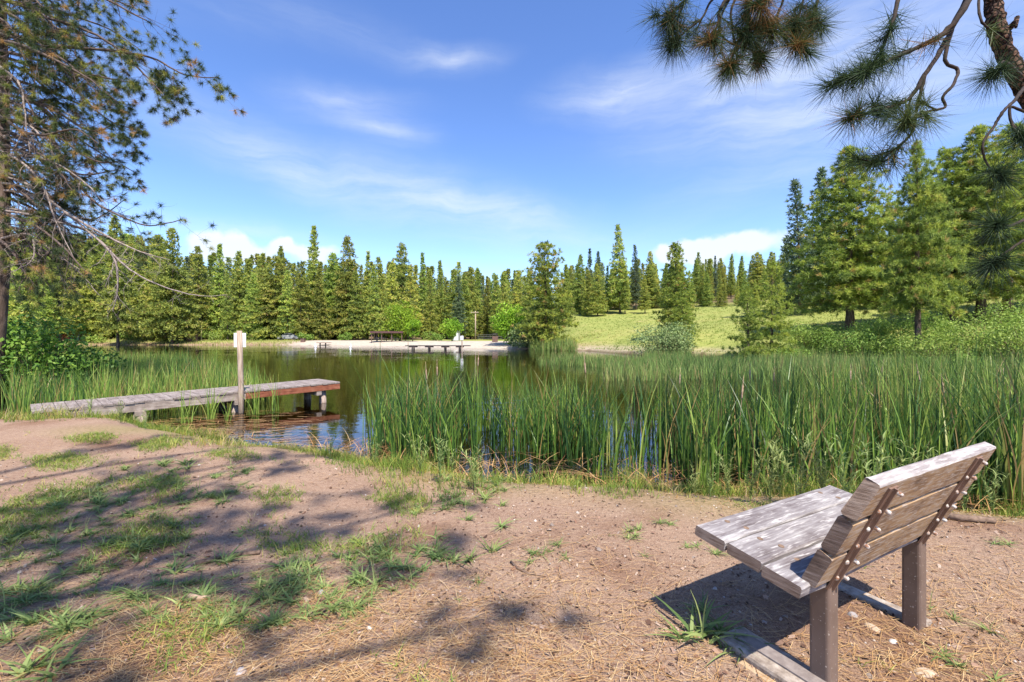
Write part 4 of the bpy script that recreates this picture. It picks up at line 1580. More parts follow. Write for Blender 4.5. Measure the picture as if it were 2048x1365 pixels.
def reed_clumps():
    r = np.random.default_rng(15)
    labs = ['reed clump at the shore end of the dock front', 'reed clump leaning against the dock left of the signpost', 'thin reed clump just left of the signpost foot',
            'reed clump in the water just right of the signpost', 'reed clump farthest along the dock front', 'stray reed clump near the dark dock pile']
    for (px, py, n, h), lab in zip(((372, 846, 16, .95), (420, 838, 22, 1.0), (455, 842, 9, .75), (512, 828, 20, 1.05), (553, 822, 14, 1.0), (490, 812, 10, .9)), labs):
        g = G(px, py, WATER_Z)
        b = np.column_stack([r.normal(0, .06, n), r.normal(0, .06, n), np.full(n, -.2)])
        V, F, ns = blades(b, h * r.uniform(.6, 1.15, n), np.full(n, .016), r.uniform(.05, .5, n) ** 1.2, r.uniform(0, 6.28, n), r, 5, 2.2)
        o = link('reed_clump', np_mesh('reed_clump', V, F, M['reed'], np.repeat(np.clip(r.normal(.62, .12, n), 0, .9), ns)))
        o.location = (g.x, g.y, WATER_Z)
        tag(o, lab, 'reeds', 'small reed clumps in front of the dock')


reed_clumps()


def bank_grass():
    r = np.random.default_rng(25)

    def t_b(x, y, sd, r):
        px = 1024 + FPX * x / y
        wid = 1.0 + .45 * wob(x, y, 1.4, 41) + .5 * sst(1100, 850, px) * sst(600, 850, px)
        return (sd > -.3) & (sd < wid) & (y < 12) & (px > -250) & (px < 2900) & (r.random(len(x)) < np.clip(1.15 - sd / np.maximum(wid, .1), .1, 1))
    xy = scatter(18500, -12.5, 11, 3.3, 11.5, r, t_b)
    n = len(xy)
    px = 1024 + FPX * xy[:, 0] / xy[:, 1]
    pat = wob(xy[:, 0], xy[:, 1], 1.8, 44)
    base = np.column_stack([xy, terrain(xy[:, 0], xy[:, 1]) - .01])
    per = 3
    b = np.repeat(base, per, 0)
    b[:, :2] += r.normal(0, .02, (n * per, 2))
    pat = .6 * pat + .7 * wob(xy[:, 0], xy[:, 1], 5.5, 43)
    h = np.repeat(r.uniform(.05, .18, n) * (1 + .9 * np.clip(pat, -.75, 1.3)) * (1 - .35 * sst(470, 540, px) * sst(780, 720, px)), per) * r.uniform(.6, 1.2, n * per)
    V, F, ns = blades(b, h, np.full(n * per, .006), r.uniform(.15, .8, n * per), r.uniform(0, 6.28, n * per), r, 3)
    t = np.repeat(np.clip(np.repeat(.58 + .26 * wob(xy[:, 0], xy[:, 1], 2.7, 49) + .2 * wob(xy[:, 0], xy[:, 1], 7, 50) + r.normal(0, .2, n), per), 0, 1), ns)
    tag(link('bank_grass', np_mesh('bank_grass', V, F, M['grass'], t)), 'mixed green and straw coloured grass along the water edge', 'grass', kind='stuff')

    # short patchy turf on the dirt
    def t_d(x, y, sd, r):
        px = 1024 + FPX * x / y
        p = .8 * wob(x, y, 1.6, 46) + .9 * wob(x, y, 5.0, 47) - .5 * sst(5.2, 6.5, y) * sst(-3, -5, x)
        lim = sst(1050, 800, px)
        return (sd > .7) & (p + r.normal(0, .28, len(x)) > .85 - .25 * lim + (1 - lim) * .9) & (px > -60) & (px < 2100) & (y > 1.4)
    xy = scatter(4600, -8.5, 4.5, 1.5, 8.2, r, t_d)
    n = len(xy)
    per = 4
    b = np.repeat(np.column_stack([xy, terrain(xy[:, 0], xy[:, 1]) - .004]), per, 0)
    b[:, :2] += r.normal(0, .012, (n * per, 2))
    V, F, ns = blades(b, r.uniform(.018, .075, n * per), np.full(n * per, .0042), r.uniform(.4, 1.5, n * per), r.uniform(0, 6.28, n * per), r, 2)
    t = np.repeat(np.clip(np.repeat(r.normal(.50, .2, n), per), 0, 1), ns)
    tag(link('thin_turf', np_mesh('thin_turf', V, F, M['grass'], t)), 'thin short grass in patches on the bare dirt', 'grass', kind='stuff')

    # meadow and shore grass farther off
    def t_m(x, y, sd, r):
        px = 1024 + FPX * x / y
        return (sd > .2) & (px > 1080) & (px < 2150) & (sd < 45) & (r.random(len(x)) < np.clip(26 / y, 0, 1) ** 1.5)
    xy = scatter(9000, 6, 75, 24, 85, r, t_m)
    n = len(xy)
    per = 4
    b = np.repeat(np.column_stack([xy, terrain(xy[:, 0], xy[:, 1]) - .03]), per, 0)
    b[:, :2] += r.normal(0, .12, (n * per, 2))
    V, F, ns = blades(b, r.uniform(.06, .22, n * per), .022 + b[:, 1] * .0009, r.uniform(.1, .7, n * per), r.uniform(0, 6.28, n * per), r, 2)
    t = np.repeat(np.clip(np.repeat(.5 + .25 * wob(xy[:, 0], xy[:, 1], .3, 48) + r.normal(0, .15, n), per), 0, 1), ns)
    tag(link('meadow_grass', np_mesh('meadow_grass', V, F, M['meadow_grass'], t)), 'yellow green meadow grass on the right hand slope', 'grass', kind='stuff')

    def t_f(x, y, sd, r):
        return (sd > .1) & (sd < 9) & (y > 60) & ~((x > -42) & (x < 2))
    xy = scatter(2600, -85, 12, 60, 100, r, t_f)
    n = len(xy)
    b = np.repeat(np.column_stack([xy, terrain(xy[:, 0], xy[:, 1]) - .03]), 3, 0)
    b[:, :2] += r.normal(0, .2, (n * 3, 2))
    V, F, ns = blades(b, r.uniform(.12, .45, n * 3), np.full(n * 3, .09), r.uniform(.1, .7, n * 3), r.uniform(0, 6.28, n * 3), r, 2)
    t = np.repeat(np.clip(np.repeat(r.normal(.72, .16, n), 3), 0, 1), ns)
    tag(link('shore_grass', np_mesh('shore_grass', V, F, M['meadow_grass'], t)), 'dry grass on the far bank of the pond', 'grass', kind='stuff')

    # matted dead reed straw lying along the water's edge
    def t_s(x, y, sd, r):
        px = 1024 + FPX * x / y
        return (sd > -.7) & (sd < .45) & (y < 9) & (px > 620) & (px < 2150)
    xy = scatter(1300, -3, 6.5, 3.3, 8, r, t_s)
    n = len(xy)
    b = np.column_stack([xy, np.maximum(terrain(xy[:, 0], xy[:, 1]), WATER_Z) + .01])
    V, F, ns = blades(b, r.uniform(.10, .36, n), np.full(n, .008), r.uniform(1.2, 3.4, n), r.uniform(0, 6.28, n), r, 4, 1.3)
    t = np.repeat(np.clip(r.normal(.45, .2, n), 0, 1), ns)
    tag(link('reed_straw', np_mesh('reed_straw', V, F, M['straw'], t)), 'bent dead reed straw at the foot of the tall reeds', 'straw', kind='stuff')

    # floating dead reed leaves by the dock
    def t_w(x, y, sd, r):
        px = 1024 + FPX * x / y
        return (sd < -.05) & (sd > -2.2) & (px > 300) & (px < 640) & (y < 10.2) & (r.random(len(x)) < np.exp(sd * .9))
    xy = scatter(520, -7.5, -2.5, 6, 10.5, r, t_w)
    n = len(xy)
    a = r.normal(.2, .5, n)
    l = r.uniform(.12, .5, n)
    w = r.uniform(.006, .014, n)
    d = np.stack([np.cos(a), np.sin(a)], 1)
    sd_ = np.stack([-np.sin(a), np.cos(a)], 1)
    V = np.stack([xy - d * l[:, None] / 2 - sd_ * w[:, None] / 2, xy + d * l[:, None] / 2 - sd_ * w[:, None] / 2, xy + d * l[:, None] / 2 + sd_ * w[:, None] / 2, xy - d * l[:, None] / 2 + sd_ * w[:, None] / 2], 1)
    V = np.concatenate([V, np.repeat((WATER_Z + .006 + r.uniform(0, .01, n))[:, None, None], 4, 1)], 2).reshape(-1, 3)
    tag(link('floating_leaves', np_mesh('floating_leaves', V, np.arange(n * 4).reshape(-1, 4), M['straw'], np.clip(r.normal(.45, .2, n), 0, 1))), 'dead straw coloured reed leaves floating in front of the dock', 'leaves', kind='stuff')


bank_grass()


def weeds():
    """leafy rosettes growing singly on the dirt"""
    r = np.random.default_rng(35)
    protos = []
    for k in range(9):
        parts = []
        for q_ in range(int(r.integers(1, 4)) if k else 1):
            n = int(r.integers(14, 28))
            off = r.normal(0, .085, 2) * (q_ > 0)
            sc_ = r.uniform(.6, 1.0)
            b = np.column_stack([off[0] + r.normal(0, .012, n), off[1] + r.normal(0, .012, n), np.zeros(n)])
            V, F, ns = blades(b, sc_ * r.uniform(.045, .11, n), sc_ * r.uniform(.009, .016, n), r.uniform(.7, 2.2, n), r.uniform(0, 6.283, n), r, 4, 1.5)
            parts.append((V, F, np.repeat(np.clip(r.normal(.5, .18, n), 0, 1), ns)))
        if k % 2 == 0:
            ns_ = int(r.integers(1, 4))
            V2, F2, n2 = blades(np.zeros((ns_, 3)), r.uniform(.12, .22, ns_), np.full(ns_, .0035), r.uniform(.05, .25, ns_), r.uniform(0, 6.28, ns_), r, 4)
            parts.append((V2, F2, np.full(ns_ * n2, .95)))
        protos.append(np_mesh('rosette', *cat_mesh(parts)[:2], M['weed'], cat_mesh(parts)[2]))
    pts = [(70, 1165, 1.3), (60, 1340, 1.6), (430, 1110, 1.0), (480, 1060, 1.0), (350, 1075, 1.1), (560, 1125, 1.2), (650, 1180, .9), (720, 1090, 1.1), (800, 1110, 1.0), (880, 1110, 1.3), (940, 1130, 1.2),
           (780, 1150, 1.1), (830, 1030, 1.2), (930, 1010, 1.4), (970, 1000, 1.5), (890, 960, 1.4), (1065, 1120, .9), (1100, 1115, .8), (1260, 1065, .9), (1270, 1075, .8), (1290, 1115, .6), (1375, 1095, .9), (1340, 1050, .9),
           (1430, 1110, .7), (1405, 1280, 1.7), (1440, 1275, 1.2), (1395, 1265, 1.0), (620, 1245, .9), (460, 1235, .9), (330, 1230, 1.0), (600, 1090, 1.2), (250, 940, 1.2), (240, 1000, 1.3), (180, 1000, 1.4), (110, 1010, 1.3),
           (1860, 1215, .7), (1980, 1260, .8), (1915, 1330, .8), (1700, 1130, .6), (1760, 1020, .9), (1990, 1090, .8), (960, 1180, .6), (915, 1215, .5), (700, 1240, .7), (10, 1200, 1.5), (20, 1265, 1.4)]
    lab = {24: 'largest leafy weed rosette, in the bench shadow by the concrete footing'}
    lst = [(G(a, b_, 0), s * (.8 if a < 1390 or a > 1450 else 1)) for a, b_, s in pts]
    extra = 0
    while extra < 245:
        px, py = r.uniform(-20, 1010), 925 + 330 * r.random() ** 1.2
        if px > 1010 - (py - 980) * .9 and py > 1060:
            continue
        g = G(px, py, 0)
        if poly_sd(np.array([g.x]), np.array([g.y]))[0] < .6 or wob(np.array([g.x]), np.array([g.y]), 1.5, 99)[0] < .08:
            continue
        lst.append((g, r.uniform(.4, 1.05)))
        extra += 1
    for i, (g, s) in enumerate(lst):
        o = link('weed_rosette', protos[0 if i in lab else i % 9])
        o.location = (g.x, g.y, tz(g.x, g.y) - .003)
        o.rotation_euler = (0, 0, r.uniform(0, 6.28))
        s *= 1.0
        o.scale = (s, s, s * r.uniform(.6, 1.1))
        if i in lab:
            tag(o, lab[i], 'weed')
        else:
            tag(o, 'small green weed rosette rooted in the bare dirt', 'weed', 'weed rosettes on the dirt')
    # taller leafy weeds at the water edge
    tall = []
    for k in range(3):
        parts = []
        mbs = []
        for s_ in range(5):
            n = 1
            az, le, hh = r.uniform(0, 6.28), r.uniform(.1, .45), r.uniform(.35, .6)
            parts.append(tuple(blades(np.zeros((1, 3)), np.array([hh]), np.array([.006]), np.array([le]), np.array([az]), r, 5)[:2]) + (np.full(5, .5),))
            m_ = 26
            tt = r.uniform(.15, 1, m_)
            c = np.stack([np.cos(az) * hh * le * tt ** 2, np.sin(az) * hh * le * tt ** 2, hh * (tt - .28 * le * tt ** 2)], 1)
            V, F, ns = blades(c, r.uniform(.03, .075, m_), np.full(m_, .011), r.uniform(.5, 1.4, m_), r.uniform(0, 6.28, m_), r, 2)
            parts.append((V, F, np.repeat(np.clip(r.normal(.65, .15, m_), 0, 1), ns)))
        V, F, t = cat_mesh(parts)
        tall.append(np_mesh('tall_weed', V, F, M['weed'], t))
    for i, (px, py, s) in enumerate(((1455, 1010, .9), (1500, 1020, .8), (1540, 1030, 1.0), (1600, 1040, 1.1), (1650, 1045, 1.2), (1690, 1050, 1.1), (1745, 1055, 1.2), (1420, 1015, .6), (880, 985, .9), (950, 1000, .9), (905, 965, .7),
                                  (1930, 1020, .9), (1985, 1025, .9), (1870, 1025, 1.0), (1800, 1040, 1.0), (1390, 1010, .6), (660, 925, .6), (750, 945, .6), (840, 965, .8), (240, 850, .8), (180, 838, .8), (120, 836, .7), (290, 872, .6), (1560, 1010, .9))):
        g = G(px, py, -.08)
        o = link('leafy_weed', tall[i % 3])
        o.location = (g.x, g.y, tz(g.x, g.y) - .01)
        o.rotation_euler = (0, 0, r.uniform(0, 6.28))
        o.scale = (s, s, s)
        tag(o, 'tall leafy weed stalks at the edge of the water', 'weed', 'leafy weeds along the bank')


weeds()


def litter():
    r = np.random.default_rng(45)
    n = 62000
    y = 1.35 + 4.6 * r.random(n) ** 1.5
    px = r.uniform(-350, 2600, n)
    x = (px - 1024) / FPX * y
    sd = poly_sd(x, y)
    p = wob(x, y, 1.7, 55) + .6 * wob(x, y, 4, 56)
    py = Y0 + FPX * CAM_H / y
    heavy = np.exp(-(((px - 470) / 330) ** 2 + ((py - 1300) / 100) ** 2)) * 2.4 + np.exp(-(((px - 1900) / 260) ** 2 + ((py - 1180) / 160) ** 2)) * .8 + np.exp(-(((px - 900) / 300) ** 2 + ((py - 1320) / 60) ** 2)) * .6
    keep = (sd > .5) & (r.random(n) < np.clip(.20 + .32 * p + heavy, .04, 1))
    x, y = x[keep], y[keep]
    n = len(x)
    a = r.normal(.25, .9, n)
    l = r.uniform(.03, .14, n)
    w = r.uniform(.0010, .0021, n)
    z = terrain(x, y) + .005 + r.uniform(0, .009, n)
    c = np.stack([x, y, z], 1)
    d = np.stack([np.cos(a), np.sin(a), r.normal(0, .05, n)], 1) * l[:, None] * .5
    s = np.stack([-np.sin(a), np.cos(a), np.zeros(n)], 1) * w[:, None] * .5
    bend = s * (r.normal(0, 6, n) * l / .1)[:, None]
    V = np.stack([c - d - s, c + bend - s, c + d - s, c + d + s, c + bend + s, c - d + s], 1).reshape(-1, 3)
    o = np.arange(n)[:, None, None] * 6
    F = (o + np.array([[0, 1, 4, 5], [1, 2, 3, 4]])[None]).reshape(-1, 4)
    tag(link('needle_litter', np_mesh('needle_litter', V, F, M['straw'], np.repeat(np.clip(r.normal(.6, .22, n), 0, 1), 2))), 'dry fallen pine needles strewn over the dirt', 'needles', kind='stuff')
    # bark chips and bits of leaf
    n = 17000
    y = 1.35 + 4.0 * r.random(n) ** 1.6
    x = (r.uniform(-350, 2600, n) - 1024) / FPX * y
    ok = poly_sd(x, y) > .6
    x, y = x[ok], y[ok]
    n = len(x)
    c = np.stack([x, y, terrain(x, y) + .006], 1)
    a = r.uniform(0, 6.28, n)
    l = r.uniform(.003, .010, n) * (1 + .9 * (r.random(n) < .06))
    w = l * r.uniform(.3, .9, n)
    d = np.stack([np.cos(a), np.sin(a), r.normal(0, .35, n)], 1) * l[:, None]
    s = np.stack([-np.sin(a), np.cos(a), r.normal(0, .35, n)], 1) * w[:, None]
    V = np.stack([c - d - s * .6, c + d * .8 - s, c + d + s * .7, c - d * .7 + s], 1).reshape(-1, 3)
    tag(link('bark_chips', np_mesh('bark_chips', V, np.arange(n * 4).reshape(-1, 4), M['chips'], r.random(n))), 'small bark chips and leaf scraps on the dirt', 'chips', kind='stuff')
    # gravel
    n = 1500
    y = 1.35 + 3.6 * r.random(n) ** 1.6
    x = (r.uniform(-40, 2110, n) - 1024) / FPX * y
    ok = poly_sd(x, y) > .8
    x, y = x[ok], y[ok]
    n = len(x)
    s = r.uniform(.003, .009, n) * (1 + 1.3 * (r.random(n) < .05))
    ico = np.array([(0, 0, 1), (.9, 0, .2), (.25, .85, .25), (-.75, .5, .2), (-.7, -.55, .25), (.3, -.9, .2)])
    V = (np.stack([x, y, terrain(x, y) - .001], 1)[:, None, :] + ico[None] * s[:, None, None] * r.uniform(.6, 1.2, (n, 6, 3)))
    F = (np.arange(n)[:, None, None] * 6 + np.array([[0, 1, 2], [0, 2, 3], [0, 3, 4], [0, 4, 5], [0, 5, 1]])[None]).reshape(-1, 3)
    tag(link('gravel', np_mesh('gravel', V.reshape(-1, 3), F, M['pebble'], np.repeat(r.random(n), 5))), 'scattered small gravel on the dirt', 'gravel', kind='stuff')


litter()


# ------------------------------------------------------------------ sticks, stones
def stone(px, py, rx, ry, rz, mat, label, seed, cat='stone'):
    r = np.random.default_rng(seed)
    nu, nv = 12, 7
    V, F = [], []
    for j in range(nv):
        th = math.pi * (j / (nv - 1)) * .62
        for i in range(nu):
            a = 6.283 * i / nu
            k = 1 + r.normal(0, .05)
            V.append((rx * math.sin(th) * math.cos(a) * k, ry * math.sin(th) * math.sin(a) * k, rz * math.cos(th) * k))
    for j in range(nv - 1):
        for i in range(nu):
            F.append((j * nu + i, (j + 1) * nu + i, (j + 1) * nu + (i + 1) % nu, j * nu + (i + 1) % nu))
    g = G(px, py, 0)
    o = link('stone', np_mesh('stone', np.array(V), np.array(F), M[mat], None, True))
    o.location = (g.x, g.y, tz(g.x, g.y) - .002)
    o.rotation_euler = (0, 0, r.uniform(0, 6))
    tag(o, label, cat)


M['stone_tan'] = noisy('stone_tan', [(.3, (.33, .24, .17)), (.7, (.56, .44, .33))], (1, 1, 1), 20, 5, .8, .3, .004)
M['stone_white'] = noisy('stone_white', [(.3, (.45, .42, .40)), (.7, (.62, .59, .57))], (1, 1, 1), 20, 5, .8, .3, .004)
M['stone_grey'] = noisy('stone_grey', [(.3, (.20, .18, .18)), (.7, (.40, .36, .35))], (1, 1, 1), 20, 5, .8, .3, .004)
stone(738, 1277, .013, .012, .014, 'stone_white', 'small round white stone on the dirt left of the bench', 1)
stone(1745, 1255, .035, .022, .012, 'stone_tan', 'flat pale tan stone between the two bench legs', 2)
stone(1850, 1343, .045, .026, .014, 'stone_tan', 'largest flat tan stone at the lower right of the bench', 3)
stone(1786, 1282, .02, .014, .012, 'stone_white', 'small whitish stone just below the flat tan stone by the bench legs', 4)
stone(1705, 1232, .022, .016, .018, 'stone_grey', 'small grey stone beside the near bench leg', 5)
stone(642, 1187, .024, .018, .016, 'stone_grey', 'grey stone in the dark shade spot at the left', 6)
stone(456, 1236, .018, .014, .010, 'stone_grey', 'small flat grey stone among straw coloured needles', 7)
stone(482, 1352, .026, .02, .014, 'stone_grey', 'greyish stone on the needles at the bottom of the picture', 8)


def stick(pts, r0, mat, label, cat='stick'):
    g0 = G(*pts[0], 0)
    v = [G(px, py, 0) - g0 for px, py in pts]
    mb = MB()
    q = []
    for a in v:
        w_ = a + g0
        q.append(Vector((a.x, a.y, tz(w_.x, w_.y) + r0 * .7)))
    mb.tube(q, [r0 * (1 - .4 * i / (len(q) - 1)) * random.uniform(.85, 1.15) for i in range(len(q))], 8)
    o = mb.build('stick', M[mat], None, True)
    o.location = (g0.x, g0.y, 0)
    tag(o, label, cat)


stick([(1022, 1138), (1035, 1152), (1055, 1163), (1085, 1167)], .008, 'stick', 'short curved dark stick on the dirt in the middle foreground')
stick([(390, 1118), (430, 1107), (470, 1099), (520, 1095)], .018, 'stick', 'weathered branch piece lying in the shade among the weeds')
stick([(378, 1189), (400, 1194), (422, 1190)], .014, 'pale_stick', 'short pale brown stick near the shaded weeds')
stick([(1870, 1034), (1925, 1045), (1990, 1052)], .03, 'stick', 'dark rotten branch at the foot of the reeds right of the bench')
stick([(70, 1212), (100, 1202), (112, 1200)], .010, 'stick', 'small broken twig at the left among the shade stripes')


def log():
    p = P(-5, 752, 11.2)
    e = empty('pale_log', (p.x - .2, p.y, tz(p.x, p.y)))
    tag(e, 'pale weathered log end at the left beside the reeds', 'log')
    mb = MB()
    r = np.random.default_rng(3)
    mb.tube([(-1.2, .2, .22), (-.6, .1, .28), (0, 0, .30), (.45, -.05, .26)], [.26, .27, .25, .20], 14)
    mb.v = [v + Vector(r.normal(0, .012, 3)) for v in mb.v]
    mb.build('log_body', M['log_pale'], e, True)
    k = MB()
    k.tube([(.1, -.05, .45), (.2, -.12, .62)], [.06, .03], 8)
    k.build('branch_stub', M['log_pale'], e, True)


log()

# ------------------------------------------------------------------ bench
def bench():
    YAW = .509
    e = empty('park_bench', (.79, 1.96, 0), YAW)
    e.location.z = -.0
    tag(e, 'weathered grey timber park bench on two brown steel posts facing the pond', 'bench')
    # local axes: x along the bench (near end 0), y towards the front (-v), z up
    L_, w, tk, ts = 1.075, .1456, .045, .132
    h = .489
    gap = .005
    vs = Vector((0, -math.cos(ts), -math.sin(ts)))
    ns = Vector((0, -math.sin(ts), math.cos(ts)))
    Ms = Matrix((Vector((1, 0, 0)), -vs, ns)).transposed()
    O = Vector((0, 0, h))
    mb = MB()
    pl = MB()
    r = random.Random(4)
    nx = 14

    def plank(mb, c0, Mx, ln, wd, th, dz=0.0, topm=0, seed=0, chip=None):
        """a board with slightly worn edges: cross section swept along x; material 0 faces, 1 ends, 2 top edge"""
        rr = random.Random(seed)
        b = .006
        sec = [(-wd / 2, -th / 2 + b), (-wd / 2 + b, -th / 2), (wd / 2 - b, -th / 2), (wd / 2, -th / 2 + b), (wd / 2, th / 2 - b), (wd / 2 - b, th / 2), (-wd / 2 + b, th / 2), (-wd / 2, th / 2 - b)]
        o = len(mb.v)
        for i in range(nx + 1):
            t = i / nx
            for (a, c_) in sec:
                k = rr.gauss(0, .0012)
                p = Vector((ln * (t - .5), a + k, c_ + rr.gauss(0, .0006)))
                if chip:
                    p = chip(p, t, a, c_)
                mb.v.append(c0 + Mx @ p)
        m_ = len(sec)
        for i in range(nx):
            for k in range(m_):
                k2 = (k + 1) % m_
                a = o + i * m_ + k
                b_ = o + i * m_ + k2
                mb.f.append([a, a + m_, b_ + m_, b_][::-1])
                mb.m.append(2 if (topm and k in (2, 3, 4)) else 0)
        mb.f.append([o + k for k in range(m_)][::-1])
        mb.m.append(1)
        mb.f.append([o + nx * m_ + k for k in range(m_)])
        mb.m.append(1)

    for i in range(3):
        dz = (0, .002, -.001)[i]
        c = O + Vector((L_ / 2 + (0, .004, -.003)[i], 0, 0)) + vs * (w * (i + .5) + gap * i) + ns * (-tk / 2 + dz)
        plank(mb, c, Ms, L_, w - .003, tk, seed=i)
        for uu in (.17, L_ - .15):
            for dv in (-.034, .036):
                pc = O + Vector((uu + (.02 if dv > 0 else -.01), 0, 0)) + vs * (w * (i + .5) + gap * i + dv) + ns * (dz + .0006)
                ring = []
                pts = [pc - ns * .004, pc + ns * .0008]
                pl.tube(pts, [.0115, .0115], 14)
    seat = mb.build('seat', [M['seat_wood'], M['end_wood'], M['seat_wood']], e)
    pl.build('wood_plugs', M['plug'], seat)
    # backrest
    tb, wb, kb = .423, .1415, .048
    vb = Vector((0, -math.sin(tb), math.cos(tb)))
    nb = Vector((0, -math.cos(tb), -math.sin(tb)))
    B = O + Vector((.052, 0, 0)) + vs * .412
    Mb = Matrix((Vector((1, 0, 0)), vb, nb)).transposed()
    bk = MB()
    g2 = .011
    Lb = 1.075

    def chip(p, t, a, c_):
        if t == 0 and a > .02:
            p.x += .018 * abs(math.sin(a * 90 + c_ * 60)) + (.02 if a > .05 else 0)
        return p
    for i in range(3):
        c = B + Vector((Lb / 2 + (.0, .002, .0)[i], 0, 0)) + vb * (wb * (i + .5) + g2 * i) + nb * (kb / 2)
        plank(bk, c, Mb, Lb, wb, kb, topm=(i == 2), seed=10 + i, chip=chip if i == 2 else None)
    bk.build('backrest', [M['back_wood'], M['end_wood'], M['top_wood']], e)
    # legs: square steel posts set at the rear edge
    a = .071
    legs = []
    for u in (.195, .955):
        lg = MB()
        c = O + Vector((u, 0, 0)) + vs * .412
        c = Vector((c.x, c.y - .004, 0))
        top = h - .412 * math.sin(ts) - tk - .004
        hh = top + .25
        o = len(lg.v)
        rr = .012
        sec = []
        for sx, sy in ((1, 1), (-1, 1), (-1, -1), (1, -1)):
            for k in range(4):
                an = {(1, 1): 0, (-1, 1): 90, (-1, -1): 180, (1, -1): 270}[(sx, sy)] + k * 30
                sec.append((sx * (a / 2 - rr) + rr * math.cos(R(an)), sy * (a / 2 - rr) + rr * math.sin(R(an))))
        for z in (-.25, top):
            for sx, sy in sec:
                lg.v.append(Vector((c.x + sx, c.y + sy, z)))
        m_ = len(sec)
        for k in range(m_):
            lg.f.append([o + k, o + (k + 1) % m_, o + m_ + (k + 1) % m_, o + m_ + k])
            lg.m.append(0)
        lg.f.append([o + m_ + k for k in range(m_)])
        lg.m.append(0)
        lg.build('leg', M['steel_brown'], e)
        # seat bearer under the planks
        sb = MB()
        sb.box(O + Vector((u, 0, 0)) + vs * .225 + ns * (-tk - .014), .07, .40, .022, Ms)
        sb.build('seat_bearer', M['steel_brown'], e)
        # inclined T bar on the back of the boards
        br = MB()
        ln = .462
        cc = B + vb * (ln / 2 - .035) + nb * (kb + .004)
        cc.x = u - .012
        br.box(cc, .058, ln, .007, Mb)
        br.box(cc + nb * .0085, .010, ln, .010, Mb)
        bo = br.build('back_bracket', M['bracket_brown'], e)
        for j in range(6):
            s = .025 + j * .0765
            q = B + vb * s + nb * (kb + .0075)
            q.x = u + (.010 if j % 2 == 0 else .012)
            bm = MB()
            bm.tube([q, q + nb * .004, q + nb * .004, q + nb * .019, q + nb * .023], [.0105, .0105, .0078, .0078, .0045], 10)
            bm.build('bolt', M['bolt_white'], bo, True)
            if j in (0, 1, 2, 3, 4):
                q2 = q.copy()
                q2.x = u - .030
                bm = MB()
                bm.tube([q2, q2 + nb * .004, q2 + nb * .008], [.0095, .009, .004], 10)
                bm.build('bolt', M['bolt_white'], bo, True)
    return e


bench()


def footings():
    # concrete block in the ground under the near end of the bench, with a brown strip along its top
    a = G(1428, 1287, .03)
    YAW = .509
    e = empty('concrete_footing', (a.x, a.y, tz(a.x, a.y)), YAW)
    tag(e, 'half buried concrete block with a flat brown strip under the near end of the bench', 'concrete block')
    e.location = (.955, 1.93, 0.0)
    rr = random.Random(2)
    mb = MB()
    mb.box((.0, -.46, -.02), .16, 1.0, .11)
    b = mb.build('block', M['concrete'], e, bevel=.014)
    s = MB()
    s.box((.005, -.48, .0385), .062, .92, .009)
    s.build('metal_strip', M['strip_brown'], e, bevel=.002)
    t = MB()
    t.box((-.098, -.48, -.035), .032, .96, .09)
    t.build('edge_board', M['tan_edge'], e, bevel=.006)
    e2 = empty('concrete_pad', (0, 0, 0), YAW)
    g = G(1700, 1186, 0)
    e2.location = (g.x, g.y, tz(g.x, g.y))
    tag(e2, 'flat concrete strip level with the dirt beside the far bench leg', 'concrete block')
    m2 = MB()
    m2.box((.03, -.10, -.043), .10, .40, .10)
    m2.build('block', M['concrete'], e2, bevel=.012)


footings()


# ------------------------------------------------------------------ signpost and dock
def signpost():
    g = G(482, 826, WATER_Z)
    e = empty('sign_post', (g.x, g.y, WATER_Z))
    e.rotation_euler = (0, 0, .50)
    tag(e, 'round wooden post beside the dock with a white sign on its far side', 'sign post')
    top = CAM_H + (Y0 - 662) / FPX * g.y - WATER_Z
    mb = MB()
    mb.tube([(0, 0, -.7), (.0, 0, .5), (-.015, 0, 1.2), (-.03, 0, top)], [.056, .055, .054, .052], 16)
    mb.build('post', M['post_wood'], e, True)
    s = MB()
    s.box((-.022, .062, top - .20), .225, .006, .305)
    s.build('sign_panel', M['sign_white'], e)


signpost()


